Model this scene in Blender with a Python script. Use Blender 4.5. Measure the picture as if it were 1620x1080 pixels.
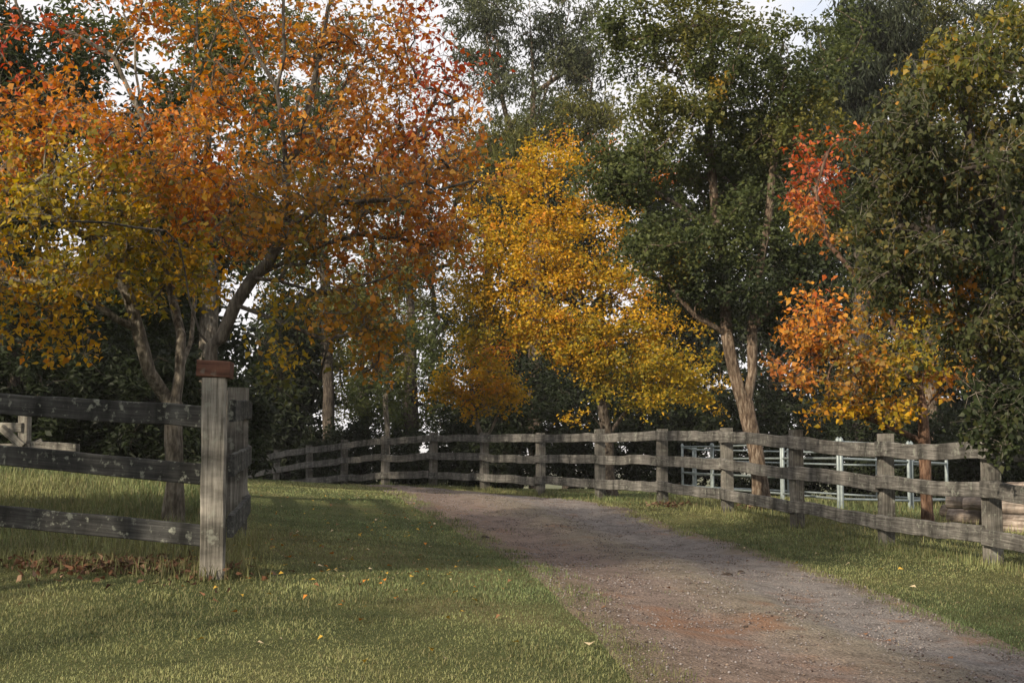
import bpy, math, random
import numpy as np
from mathutils import Vector, Matrix

for o in list(bpy.data.objects): bpy.data.objects.remove(o)
SC = bpy.context.scene
COL = SC.collection
rng = np.random.default_rng(11)
random.seed(11)

# ------------------------------------------------------------------ camera
EYE = 1.6                        # eye height; the ground below the camera is z = 0
FPX = 2250.0                     # focal length in photograph pixels (50 mm on 36 mm)
PITCH = math.atan(200.0 / FPX)
cam_d = bpy.data.cameras.new('camera'); cam = bpy.data.objects.new('camera', cam_d); COL.objects.link(cam)
cam_d.lens = 50; cam_d.sensor_width = 36; cam_d.clip_end = 6000; cam_d.clip_start = 0.05
cam.location = (0, 0, EYE); cam.rotation_euler = (math.pi / 2 + PITCH, 0, 0)
SC.camera = cam

# ------------------------------------------------------------------ sky and sun
SUN = Vector((-0.62, -0.78, 0)).normalized()
ELEV = math.radians(26)
sun_dir = Vector((SUN.x * math.cos(ELEV), SUN.y * math.cos(ELEV), math.sin(ELEV)))
W = bpy.data.worlds.new('World'); SC.world = W; W.use_nodes = True
nt = W.node_tree; nt.nodes.clear()
wo = nt.nodes.new('ShaderNodeOutputWorld'); bg = nt.nodes.new('ShaderNodeBackground')
sky = nt.nodes.new('ShaderNodeTexSky'); sky.sky_type = 'NISHITA'; sky.sun_disc = False
sky.sun_elevation = ELEV; sky.sun_rotation = math.atan2(SUN.x, SUN.y)
sky.air_density = 1.0; sky.dust_density = 2.0
tc = nt.nodes.new('ShaderNodeTexCoord'); mp = nt.nodes.new('ShaderNodeMapping')
mp.inputs['Scale'].default_value = (1, 1, 2.2)
nz = nt.nodes.new('ShaderNodeTexNoise'); nz.inputs['Scale'].default_value = 3.0; nz.inputs['Detail'].default_value = 6
cr = nt.nodes.new('ShaderNodeValToRGB'); cr.color_ramp.elements[0].position = 0.22; cr.color_ramp.elements[1].position = 0.40
mx = nt.nodes.new('ShaderNodeMix'); mx.data_type = 'RGBA'
mx.inputs['B'].default_value = (4.8, 4.7, 4.75, 1)
nt.links.new(tc.outputs['Generated'], mp.inputs['Vector']); nt.links.new(mp.outputs[0], nz.inputs['Vector'])
nt.links.new(nz.outputs['Fac'], cr.inputs[0]); nt.links.new(cr.outputs[0], mx.inputs['Factor'])
nt.links.new(sky.outputs[0], mx.inputs['A']); nt.links.new(mx.outputs['Result'], bg.inputs['Color'])
bg.inputs['Strength'].default_value = 0.15
nt.links.new(bg.outputs[0], wo.inputs['Surface'])
sl = bpy.data.lights.new('sun', 'SUN'); sl.energy = 5.0; sl.angle = math.radians(1.6); sl.color = (1.0, 0.87, 0.68)
so = bpy.data.objects.new('sun', sl); COL.objects.link(so)
so.rotation_euler = (-sun_dir).to_track_quat('-Z', 'Y').to_euler(); so.location = (-20, -15, 30)
SC.view_settings.view_transform = 'Standard'; SC.view_settings.look = 'None'
SC.view_settings.exposure = 0.5; SC.view_settings.gamma = 1.0
SC.render.engine = 'CYCLES'
SC.cycles.max_bounces = 6; SC.cycles.diffuse_bounces = 3; SC.cycles.glossy_bounces = 2
SC.cycles.transmission_bounces = 3; SC.cycles.transparent_max_bounces = 4

# ------------------------------------------------------------------ pixel -> place
CP, SP = math.cos(PITCH), math.sin(PITCH)
def at(x, y, Y):
    """point in world at photo pixel (x, y) at forward distance Y"""
    cx = (x - 810.0) / FPX; cy = (540.0 - y) / FPX
    dy = CP - cy * SP; dz = SP + cy * CP
    return np.array([cx * Y / dy, Y, EYE + dz * Y / dy])

# ------------------------------------------------------------------ terrain
ctl = [at(*p) for p in [(0, 1080, 6.7), (400, 1080, 6.7), (1000, 1080, 7.2), (1620, 1080, 7.8),
    (337, 915, 9.6), (373, 852, 12.3), (0, 893, 10.1), (-300, 860, 10.8),
    (1567, 893, 13.6), (1400, 865, 15.8), (1260, 835, 18.1), (1150, 811, 20.4), (1048, 797, 22.7), (950, 791, 24.9),
    (855, 785, 27.1), (766, 776, 29.3), (685, 771.5, 31.3), (610, 771, 33.2), (545, 774, 35.2), (490, 779, 37.3), (437, 784, 39.4),
    (480, 764, 26), (575, 769.5, 30), (420, 761, 23.5), (150, 752, 18), (-100, 742, 19), (1330, 803, 22), (1079, 777, 33), (1495, 802, 25),
    (1000, 905, 12.2), (760, 862, 15.5)]]
ctl += [np.array(p, float) for p in [(0, 0, 0), (-6, 0, .25), (6, 0, -.15), (-14, 18, 1.9), (-14, 4, .9), (16, 15, .1), (15, 0, -.4),
    (14, 30, .3), (0, -14, -.8), (-16, -10, .2), (16, -14, -1.2), (0, 48, .2), (-18, 45, .3), (18, 48, -.2), (0, 70, -.6), (-40, 25, 2.2), (40, 25, -1.2), (-40, 75, -.6), (40, 75, -1.4)]]
ctl = np.array(ctl)
def _U(r2): return np.where(r2 > 0, r2 * np.log(np.maximum(r2, 1e-12)), 0) * .5
_n = len(ctl); _P = np.c_[np.ones(_n), ctl[:, :2]]
_K = _U(((ctl[:, None, :2] - ctl[None, :, :2]) ** 2).sum(-1)) + np.eye(_n) * .6
_A = np.zeros((_n + 3, _n + 3)); _A[:_n, :_n] = _K; _A[:_n, _n:] = _P; _A[_n:, :_n] = _P.T
_wt = np.linalg.solve(_A, np.r_[ctl[:, 2], 0, 0, 0])
def ground(x, y):
    x = np.atleast_1d(np.asarray(x, float)); y = np.atleast_1d(np.asarray(y, float))
    out = np.empty_like(x)
    for i in range(0, len(x), 20000):
        a, b = x[i:i + 20000], y[i:i + 20000]
        r2 = (a[:, None] - ctl[None, :, 0]) ** 2 + (b[:, None] - ctl[None, :, 1]) ** 2
        z = _U(r2) @ _wt[:_n] + _wt[_n] + _wt[_n + 1] * a + _wt[_n + 2] * b
        d = np.hypot(a, b - 20); t = np.clip((d - 42) / 40, 0, 1); t = t * t * (3 - 2 * t)
        z = z * (1 - t) - 2.0 * t
        z += .012 * np.sin(a * 1.7 + b * .6) * np.sin(b * 1.3 - a * .4) + .007 * np.sin(a * 4.1 + 1) * np.sin(b * 3.3 + a)
        out[i:i + 20000] = z
    return out
def gz(x, y): return float(ground([x], [y])[0])
def onground(px, py):
    """where the ray through a photo pixel meets the ground"""
    Ys = np.linspace(4, 45, 1600); p = np.array([at(px, py, Y) for Y in Ys])
    h = p[:, 2] - ground(p[:, 0], p[:, 1])
    k = np.argmax(h < 0) if (h < 0).any() else -1
    return p[k]
def snoise(x, y, sc=1.0, seed=0):
    """cheap smooth 2-D noise, about -1..1"""
    r = np.random.default_rng(seed); v = 0
    for k in range(7):
        a = r.uniform(0, 6.28); f = sc * r.uniform(.5, 2.2)
        v = v + np.sin((x * math.cos(a) + y * math.sin(a)) * f + r.uniform(0, 6.28))
    return v / 3.2

# ------------------------------------------------------------------ materials
def mat(name):
    m = bpy.data.materials.new(name); m.use_nodes = True
    n = m.node_tree; n.nodes.clear()
    o = n.nodes.new('ShaderNodeOutputMaterial')
    return m, n, o
def nd(n, t, **kw):
    x = n.nodes.new(t)
    for k, v in kw.items():
        if k in x.inputs: x.inputs[k].default_value = v
        else: setattr(x, k, v)
    return x
def ramp(n, stops):
    r = n.nodes.new('ShaderNodeValToRGB'); e = r.color_ramp.elements
    while len(e) < len(stops): e.new(.5)
    for k, (p, c) in enumerate(stops): e[k].position = p; e[k].color = (*c, 1) if len(c) == 3 else c
    return r
def leaf_mat(name, trans=.42, rough=.55, spec=.22):
    m, n, o = mat(name); L = n.links
    at_ = nd(n, 'ShaderNodeAttribute', attribute_name='Col')
    p = nd(n, 'ShaderNodeBsdfPrincipled', Roughness=rough); p.inputs['Specular IOR Level'].default_value = spec
    t = nd(n, 'ShaderNodeBsdfTranslucent'); mxs = nd(n, 'ShaderNodeMixShader', Fac=trans)
    hs = nd(n, 'ShaderNodeHueSaturation', Saturation=1.1, Value=1.25)
    L.new(at_.outputs['Color'], p.inputs['Base Color']); L.new(at_.outputs['Color'], hs.inputs['Color']); L.new(hs.outputs[0], t.inputs['Color'])
    L.new(p.outputs[0], mxs.inputs[1]); L.new(t.outputs[0], mxs.inputs[2]); L.new(mxs.outputs[0], o.inputs['Surface'])
    return m
M = {}
M['leaf'] = leaf_mat('leaf'); M['grass'] = leaf_mat('grass_blade', .25, .6, .2); M['litter'] = leaf_mat('litter', .1, .8, .1)
def bark_mat(name, c1, c2, c3, sc=1.0):
    m, n, o = mat(name); L = n.links
    tc = nd(n, 'ShaderNodeTexCoord'); mp = nd(n, 'ShaderNodeMapping', Scale=(9 * sc, 9 * sc, 2.2 * sc))
    a = nd(n, 'ShaderNodeTexNoise', Scale=3.0, Detail=8.0, Roughness=.65); b = nd(n, 'ShaderNodeTexNoise', Scale=2.3, Detail=4.0)
    r1 = ramp(n, [(.37, c1), (.5, c2), (.63, c3)]); r2 = ramp(n, [(.42, (.55, .55, .5)), (.62, (1.15, 1.12, 1.05))])
    mu = nd(n, 'ShaderNodeMix', data_type='RGBA', blend_type='MULTIPLY'); mu.inputs['Factor'].default_value = .8
    p = nd(n, 'ShaderNodeBsdfPrincipled', Roughness=.85); p.inputs['Specular IOR Level'].default_value = .2
    bu = nd(n, 'ShaderNodeBump', Strength=1.0, Distance=.04)
    L.new(tc.outputs['Object'], mp.inputs[0]); L.new(mp.outputs[0], a.inputs['Vector']); L.new(tc.outputs['Object'], b.inputs['Vector'])
    L.new(a.outputs['Fac'], r1.inputs[0]); L.new(b.outputs['Fac'], r2.inputs[0]); L.new(r1.outputs[0], mu.inputs['A']); L.new(r2.outputs[0], mu.inputs['B'])
    L.new(mu.outputs['Result'], p.inputs['Base Color']); L.new(a.outputs['Fac'], bu.inputs['Height']); L.new(bu.outputs[0], p.inputs['Normal'])
    L.new(p.outputs[0], o.inputs['Surface']); return m
M['bark_grey'] = bark_mat('bark_grey', (.07, .06, .05), (.17, .15, .125), (.30, .275, .24))
M['bark_dark'] = bark_mat('bark_dark', (.025, .02, .017), (.06, .048, .04), (.11, .095, .08))
M['bark_brown'] = bark_mat('bark_brown', (.045, .03, .022), (.125, .09, .066), (.25, .205, .165))
M['bark_mid'] = bark_mat('bark_mid', (.05, .042, .036), (.115, .10, .085), (.20, .18, .155))
M['bark_red'] = bark_mat('bark_red', (.05, .028, .019), (.12, .068, .046), (.22, .145, .105))
def wood_mat(name, dark, mid, light, lichen=.5, sc=1.0, bump=.5):
    """weathered timber, grain along the piece's own X axis"""
    m, n, o = mat(name); L = n.links
    tc = nd(n, 'ShaderNodeTexCoord'); oi = nd(n, 'ShaderNodeObjectInfo')
    add = nd(n, 'ShaderNodeVectorMath', operation='ADD'); mul = nd(n, 'ShaderNodeVectorMath', operation='SCALE'); mul.inputs['Scale'].default_value = 37.0
    cb = nd(n, 'ShaderNodeCombineXYZ')
    L.new(oi.outputs['Random'], cb.inputs[0]); L.new(oi.outputs['Random'], cb.inputs[1]); L.new(cb.outputs[0], mul.inputs[0])
    L.new(tc.outputs['Object'], add.inputs[0]); L.new(mul.outputs[0], add.inputs[1])
    mp = nd(n, 'ShaderNodeMapping', Scale=(2.2 * sc, 60 * sc, 60 * sc)); L.new(add.outputs[0], mp.inputs[0])
    g = nd(n, 'ShaderNodeTexNoise', Scale=1.0, Detail=8.0, Roughness=.7); L.new(mp.outputs[0], g.inputs['Vector'])
    mp2 = nd(n, 'ShaderNodeMapping', Scale=(4.6, 1.6, 1.6)); L.new(add.outputs[0], mp2.inputs[0])
    st = nd(n, 'ShaderNodeTexNoise', Scale=1.0, Detail=5.0, Roughness=.6); L.new(mp2.outputs[0], st.inputs['Vector'])
    r = ramp(n, [(.32, dark), (.52, mid), (.72, light)]); L.new(g.outputs['Fac'], r.inputs[0])
    r2 = ramp(n, [(.34, (.26, .26, .25)), (.5, (.8, .79, .77)), (.66, (1.4, 1.37, 1.33))]); L.new(st.outputs['Fac'], r2.inputs[0])
    mu = nd(n, 'ShaderNodeMix', data_type='RGBA', blend_type='MULTIPLY'); mu.inputs['Factor'].default_value = .9
    L.new(r.outputs[0], mu.inputs['A']); L.new(r2.outputs[0], mu.inputs['B'])
    ln = nd(n, 'ShaderNodeTexNoise', Scale=17.0, Detail=4.0, Roughness=.6); L.new(add.outputs[0], ln.inputs['Vector'])
    lr = ramp(n, [(.57, (0, 0, 0)), (.68, (lichen,) * 3)]); L.new(ln.outputs['Fac'], lr.inputs[0])
    mm = nd(n, 'ShaderNodeMix', data_type='RGBA'); mm.inputs['B'].default_value = (.24, .25, .21, 1)
    L.new(lr.outputs[0], mm.inputs['Factor']); L.new(mu.outputs['Result'], mm.inputs['A'])
    p = nd(n, 'ShaderNodeBsdfPrincipled', Roughness=.88); p.inputs['Specular IOR Level'].default_value = .15
    L.new(mm.outputs['Result'], p.inputs['Base Color'])
    b = nd(n, 'ShaderNodeBump', Strength=bump, Distance=.006); L.new(g.outputs['Fac'], b.inputs['Height']); L.new(b.outputs[0], p.inputs['Normal'])
    L.new(p.outputs[0], o.inputs['Surface']); return m
M['rail_grey'] = wood_mat('rail_grey', (.045, .042, .039), (.118, .113, .105), (.24, .232, .218), .6)
M['post_grey'] = wood_mat('post_grey', (.05, .046, .04), (.132, .125, .112), (.25, .238, .215), .6)
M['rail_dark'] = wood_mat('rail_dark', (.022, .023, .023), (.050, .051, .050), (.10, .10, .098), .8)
M['post_pale'] = wood_mat('post_pale', (.07, .065, .055), (.2, .188, .165), (.33, .315, .285), .5, bump=.8)
M['cap_red'] = wood_mat('cap_red', (.04, .021, .016), (.095, .046, .033), (.15, .08, .058), 0.25)
M['log'] = wood_mat('log', (.05, .034, .026), (.24, .2, .17), (.46, .42, .38), .2, .4, 1.0)
M['log_end'] = wood_mat('log_end', (.03, .02, .015), (.07, .045, .03), (.12, .08, .06), .0, .6)
def plain(name, col, rough=.5, metal=0.):
    m, n, o = mat(name); p = nd(n, 'ShaderNodeBsdfPrincipled', Roughness=rough, Metallic=metal); L = n.links
    tc = nd(n, 'ShaderNodeTexCoord'); a = nd(n, 'ShaderNodeTexNoise', Scale=14.0, Detail=5.0); L.new(tc.outputs['Object'], a.inputs['Vector'])
    r = ramp(n, [(.3, tuple(c * .7 for c in col)), (.7, tuple(min(1, c * 1.15) for c in col))]); L.new(a.outputs['Fac'], r.inputs[0])
    L.new(r.outputs[0], p.inputs['Base Color']); L.new(p.outputs[0], o.inputs['Surface']); return m
M['steel'] = plain('galvanised_steel', (.23, .27, .275), .5, .3)
M['nail'] = plain('rusty_nail', (.04, .03, .025), .7)
def ground_mat():
    m, n, o = mat('soil_and_turf'); L = n.links
    tc = nd(n, 'ShaderNodeTexCoord')
    a = nd(n, 'ShaderNodeTexNoise', Scale=.55, Detail=6.0, Roughness=.6); b = nd(n, 'ShaderNodeTexNoise', Scale=38.0, Detail=6.0, Roughness=.7)
    for x in (a, b): L.new(tc.outputs['Object'], x.inputs['Vector'])
    r1 = ramp(n, [(.35, (.055, .068, .028)), (.5, (.08, .09, .037)), (.66, (.13, .118, .055))])
    r2 = ramp(n, [(.3, (.5, .5, .45)), (.7, (1.3, 1.3, 1.2))])
    mu = nd(n, 'ShaderNodeMix', data_type='RGBA', blend_type='MULTIPLY'); mu.inputs['Factor'].default_value = 1
    p = nd(n, 'ShaderNodeBsdfPrincipled', Roughness=.95); p.inputs['Specular IOR Level'].default_value = .1
    bu = nd(n, 'ShaderNodeBump', Strength=.9, Distance=.03)
    L.new(a.outputs['Fac'], r1.inputs[0]); L.new(b.outputs['Fac'], r2.inputs[0]); L.new(r1.outputs[0], mu.inputs['A']); L.new(r2.outputs[0], mu.inputs['B'])
    L.new(mu.outputs['Result'], p.inputs['Base Color']); L.new(b.outputs['Fac'], bu.inputs['Height']); L.new(bu.outputs[0], p.inputs['Normal'])
    L.new(p.outputs[0], o.inputs['Surface']); return m
M['ground'] = ground_mat()
def road_mat():
    m, n, o = mat('gravel_and_dirt'); L = n.links
    tc = nd(n, 'ShaderNodeTexCoord'); uv = nd(n, 'ShaderNodeUVMap'); sx = nd(n, 'ShaderNodeSeparateXYZ'); L.new(uv.outputs[0], sx.inputs[0])
    wob = nd(n, 'ShaderNodeTexNoise', Scale=1.5, Detail=5.0, Roughness=.6); L.new(tc.outputs['Object'], wob.inputs['Vector'])
    ma = nd(n, 'ShaderNodeMath', operation='MULTIPLY_ADD'); ma.inputs[1].default_value = .34; ma.inputs[2].default_value = -.17
    L.new(wob.outputs['Fac'], ma.inputs[0])
    ad = nd(n, 'ShaderNodeMath', operation='ADD'); L.new(sx.outputs[0], ad.inputs[0]); L.new(ma.outputs[0], ad.inputs[1])
    # across the drive: brown edge, reddish wheel track, earthy crown, blue-grey gravel track, brown edge
    r = ramp(n, [(.0, (.14, .112, .078)), (.1, (.16, .122, .10)), (.28, (.178, .138, .12)), (.42, (.18, .150, .120)), (.54, (.172, .152, .122)),
                 (.68, (.178, .163, .155)), (.9, (.18, .164, .156)), (1, (.16, .13, .095))])
    L.new(ad.outputs[0], r.inputs[0])
    f = nd(n, 'ShaderNodeTexNoise', Scale=55.0, Detail=5.0, Roughness=.8); v = nd(n, 'ShaderNodeTexVoronoi', Scale=48.0)
    pa = nd(n, 'ShaderNodeTexNoise', Scale=2.6, Detail=4.0); L.new(tc.outputs['Object'], pa.inputs['Vector'])
    for x in (f, v): L.new(tc.outputs['Object'], x.inputs['Vector'])
    r2 = ramp(n, [(.30, (.35, .33, .32)), (.5, (1, 1, 1)), (.70, (1.65, 1.6, 1.55))]); L.new(f.outputs['Fac'], r2.inputs[0])
    mu = nd(n, 'ShaderNodeMix', data_type='RGBA', blend_type='MULTIPLY'); mu.inputs['Factor'].default_value = 1
    L.new(r.outputs[0], mu.inputs['A']); L.new(r2.outputs[0], mu.inputs['B'])
    big = nd(n, 'ShaderNodeTexNoise', Scale=5.5, Detail=6.0, Roughness=.7); L.new(tc.outputs['Object'], big.inputs['Vector'])
    rb = ramp(n, [(.36, (.62, .6, .58)), (.5, (1, 1, 1)), (.66, (1.25, 1.22, 1.18))]); L.new(big.outputs['Fac'], rb.inputs[0])
    mu0 = mu; mu = nd(n, 'ShaderNodeMix', data_type='RGBA', blend_type='MULTIPLY'); mu.inputs['Factor'].default_value = .9
    L.new(mu0.outputs['Result'], mu.inputs['A']); L.new(rb.outputs[0], mu.inputs['B'])
    # a rusty clay patch and thin green growth along the crown
    cpt = onground(1140, 992)
    dist = nd(n, 'ShaderNodeVectorMath', operation='DISTANCE'); dist.inputs[1].default_value = tuple(cpt); L.new(tc.outputs['Object'], dist.inputs[0])
    mr = nd(n, 'ShaderNodeMapRange'); mr.inputs['From Min'].default_value = .1; mr.inputs['From Max'].default_value = 1.1; mr.inputs['To Min'].default_value = .22; mr.inputs['To Max'].default_value = 0
    L.new(dist.outputs['Value'], mr.inputs['Value']); sm = nd(n, 'ShaderNodeMath', operation='ADD'); L.new(pa.outputs['Fac'], sm.inputs[0]); L.new(mr.outputs[0], sm.inputs[1])
    r3 = ramp(n, [(.58, (0, 0, 0)), (.80, (.8,) * 3)]); L.new(sm.outputs[0], r3.inputs[0])
    cl = nd(n, 'ShaderNodeMix', data_type='RGBA'); cl.inputs['B'].default_value = (.2, .11, .068, 1)
    L.new(r3.outputs[0], cl.inputs['Factor']); L.new(mu.outputs['Result'], cl.inputs['A'])
    p = nd(n, 'ShaderNodeBsdfPrincipled', Roughness=.95); p.inputs['Specular IOR Level'].default_value = .12
    bu = nd(n, 'ShaderNodeBump', Strength=.9, Distance=.018); bu2 = nd(n, 'ShaderNodeBump', Strength=.8, Distance=.012)
    L.new(v.outputs['Distance'], bu.inputs['Height']); L.new(f.outputs['Fac'], bu2.inputs['Height']); L.new(bu.outputs[0], bu2.inputs['Normal'])
    L.new(cl.outputs['Result'], p.inputs['Base Color']); L.new(bu2.outputs[0], p.inputs['Normal']); L.new(p.outputs[0], o.inputs['Surface']); return m
M['road'] = road_mat()
M['stone'] = leaf_mat('stone', 0., .9, .15)

# ------------------------------------------------------------------ mesh helpers
def tag(o, label=None, cat=None, group=None, kind=None):
    if label: o['label'] = label
    if cat: o['category'] = cat
    if group: o['group'] = group
    if kind: o['kind'] = kind
    return o
def link(name, me, parent=None, m=None):
    o = bpy.data.objects.new(name, me); COL.objects.link(o)
    if m is not None: me.materials.append(m)
    if parent is not None: o.parent = parent
    return o
def empty(name, loc):
    o = bpy.data.objects.new(name, None); COL.objects.link(o); o.location = loc; o.empty_display_size = .2; return o
def tri_mesh(name, V, T, C=None, smooth=False):
    """fast triangle mesh; V (n,3), T (m,3), C per-vertex colour (n,3)"""
    me = bpy.data.meshes.new(name); V = np.asarray(V, np.float32); T = np.asarray(T, np.int32); k = T.shape[1]
    me.vertices.add(len(V)); me.vertices.foreach_set('co', V.ravel())
    me.loops.add(T.size); me.loops.foreach_set('vertex_index', T.ravel())
    me.polygons.add(len(T)); me.polygons.foreach_set('loop_start', np.arange(0, T.size, k, dtype=np.int32))
    if smooth: me.polygons.foreach_set('use_smooth', np.ones(len(T), bool))
    me.update(calc_edges=True)
    if C is not None:
        a = me.color_attributes.new('Col', 'FLOAT_COLOR', 'POINT'); a.data.foreach_set('color', np.c_[C, np.ones(len(C))].astype(np.float32).ravel())
    return me
def tubes(chains, sides=6):
    V = []; T = []; nv = 0
    for pts, rad in chains:
        pts = np.asarray(pts, float); n = len(pts)
        if n < 2: continue
        rad = np.asarray(rad, float); k = sides if rad.max() > .012 else 4
        tg = np.gradient(pts, axis=0); tg /= np.linalg.norm(tg, axis=1)[:, None] + 1e-9
        ref = np.array([.31, .95, .1]) if abs(tg[0, 2]) > .8 else np.array([0, 0, 1.])
        a = np.cross(tg, ref); a /= np.linalg.norm(a, axis=1)[:, None] + 1e-9; b = np.cross(tg, a)
        th = np.arange(k) * 2 * math.pi / k
        lump = 1 + .07 * np.sin(th * 2 + nv) + .05 * np.sin(th * 3 + nv * .7)
        ring = pts[:, None, :] + rad[:, None, None] * lump[None, :, None] * (np.cos(th)[None, :, None] * a[:, None, :] + np.sin(th)[None, :, None] * b[:, None, :])
        if rad.max() > .05:
            q = np.random.default_rng(n * 7 + k); jit = 1 + q.normal(size=(n, k, 1)) * np.clip(rad[:, None, None] * .6, 0, .055)
            ring = pts[:, None, :] + (ring - pts[:, None, :]) * jit
        V.append(ring.reshape(-1, 3))
        i = np.arange(n - 1)[:, None] * k; j = np.arange(k)[None, :]; j2 = (j + 1) % k
        T.append(np.stack([nv + i + j, nv + i + j2, nv + i + k + j2, nv + i + k + j], -1).reshape(-1, 4)); nv += n * k
        c = len(V); V.append(pts[-1:] + tg[-1:] * rad[-1]); e = nv; nv += 1
        q = np.arange(k) + nv - 1 - k
        T.append(np.stack([q, np.roll(q, -1), np.full(k, e), np.full(k, e)], -1))
    V = np.concatenate(V); T = np.concatenate(T)
    return V, T
def tube_mesh(name, chains, sides=6):
    V, T = tubes(chains, sides)
    q = T[T[:, 2] != T[:, 3]]; t = T[T[:, 2] == T[:, 3]][:, :3]
    F = np.concatenate([q[:, [0, 1, 2]], q[:, [0, 2, 3]], t])
    return tri_mesh(name, V, F, smooth=True)

LEAF_V = np.array([(0, 0, 0), (-.40, .30, .10), (.40, .30, .10), (0, 1, -.12), (0, .45, 0)], float)
LEAF_T = np.array([(0, 2, 4), (2, 3, 4), (4, 3, 1), (0, 4, 1)])
LEAF2_V = np.array([(0, 0, 0), (.36, .42, .10), (0, 1, -.06), (-.36, .42, .10)], float)
LEAF2_T = np.array([(0, 1, 2), (0, 2, 3)])
def leaf_frames(n, droop, r, outward=None):
    a = r.normal(size=(n, 3)); a[:, 2] = a[:, 2] * .6 - droop; a /= np.linalg.norm(a, axis=1)[:, None]
    nn = r.normal(size=(n, 3)) * .75; nn[:, 2] += .7
    if outward is not None: nn += outward
    nn -= (nn * a).sum(1)[:, None] * a; nn /= np.linalg.norm(nn, axis=1)[:, None] + 1e-9
    return a, nn, np.cross(a, nn)
def leaf_mesh(name, P, a, nn, b, size, width, C, fine):
    LV, LT = (LEAF_V, LEAF_T) if fine else (LEAF2_V, LEAF2_T)
    k = len(LV); s = size[:, None, None]
    q = np.random.default_rng(len(P)); wv = width * q.uniform(.55, 1.15, len(P))[:, None, None]; cv = q.uniform(-.6, 2.6, len(P))[:, None, None]; sk = q.uniform(-.18, .18, len(P))[:, None, None]
    V = P[:, None, :] + s * ((LV[None, :, 0:1] * wv + sk * LV[None, :, 1:2] ** 2) * b[:, None, :] + LV[None, :, 1:2] * a[:, None, :] + cv * LV[None, :, 2:3] * nn[:, None, :])
    T = (np.arange(len(P))[:, None, None] * k + LT[None]).reshape(-1, 3)
    return tri_mesh(name, V.reshape(-1, 3), T, np.repeat(C, k, 0))

# leaf base colours (albedo)
PAL = {
 'shade':  [((.020, .028, .012), 5), ((.030, .040, .016), 3), ((.014, .020, .009), 4)],  # greens darkened so the wood's deep shade is put into the leaf colour
 'gold':   [((.52, .285, .018), 5), ((.46, .30, .022), 4), ((.50, .19, .018), 1.5), ((.25, .21, .025), 2.5)],
 'yolive': [((.38, .265, .022), 4), ((.22, .185, .022), 4), ((.46, .26, .02), 3), ((.14, .14, .025), 2.5)],
 'orange': [((.50, .175, .025), 5), ((.54, .26, .035), 4), ((.42, .10, .025), 2), ((.28, .17, .035), 2)],
 'red':    [((.42, .09, .038), 5), ((.48, .16, .04), 4), ((.34, .05, .03), 2)],
 'rust':   [((.40, .15, .04), 4), ((.46, .17, .035), 3), ((.32, .18, .045), 2), ((.52, .28, .05), 4), ((.44, .13, .045), 1)],
 'orolive':[((.36, .19, .035), 4), ((.20, .16, .03), 3), ((.44, .19, .03), 4), ((.12, .115, .03), 2)],
 'green':  [((.068, .085, .028), 5), ((.10, .112, .034), 3), ((.05, .066, .024), 4)],
 'olive':  [((.11, .115, .03), 4), ((.075, .085, .025), 4), ((.16, .14, .03), 2)],
 'dgreen': [((.030, .042, .016), 5), ((.045, .058, .020), 3), ((.022, .030, .013), 4)],
 'ygreen': [((.10, .105, .025), 5), ((.20, .17, .03), 3), ((.065, .08, .022), 4), ((.38, .22, .03), 1)],
 'dgold':  [((.045, .055, .02), 12), ((.07, .075, .026), 6), ((.16, .12, .03), 2), ((.36, .17, .03), .4)],
 'grey':   [((.085, .10, .055), 5), ((.12, .13, .065), 3), ((.055, .068, .035), 4)],
 'dgrey':  [((.045, .058, .035), 5), ((.07, .082, .045), 3), ((.032, .042, .024), 4)],
}
def pick(pal, n, r):
    c = np.array([x[0] for x in PAL[pal]]); w = np.array([x[1] for x in PAL[pal]], float)
    return c[r.choice(len(c), n, p=w / w.sum())]

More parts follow.
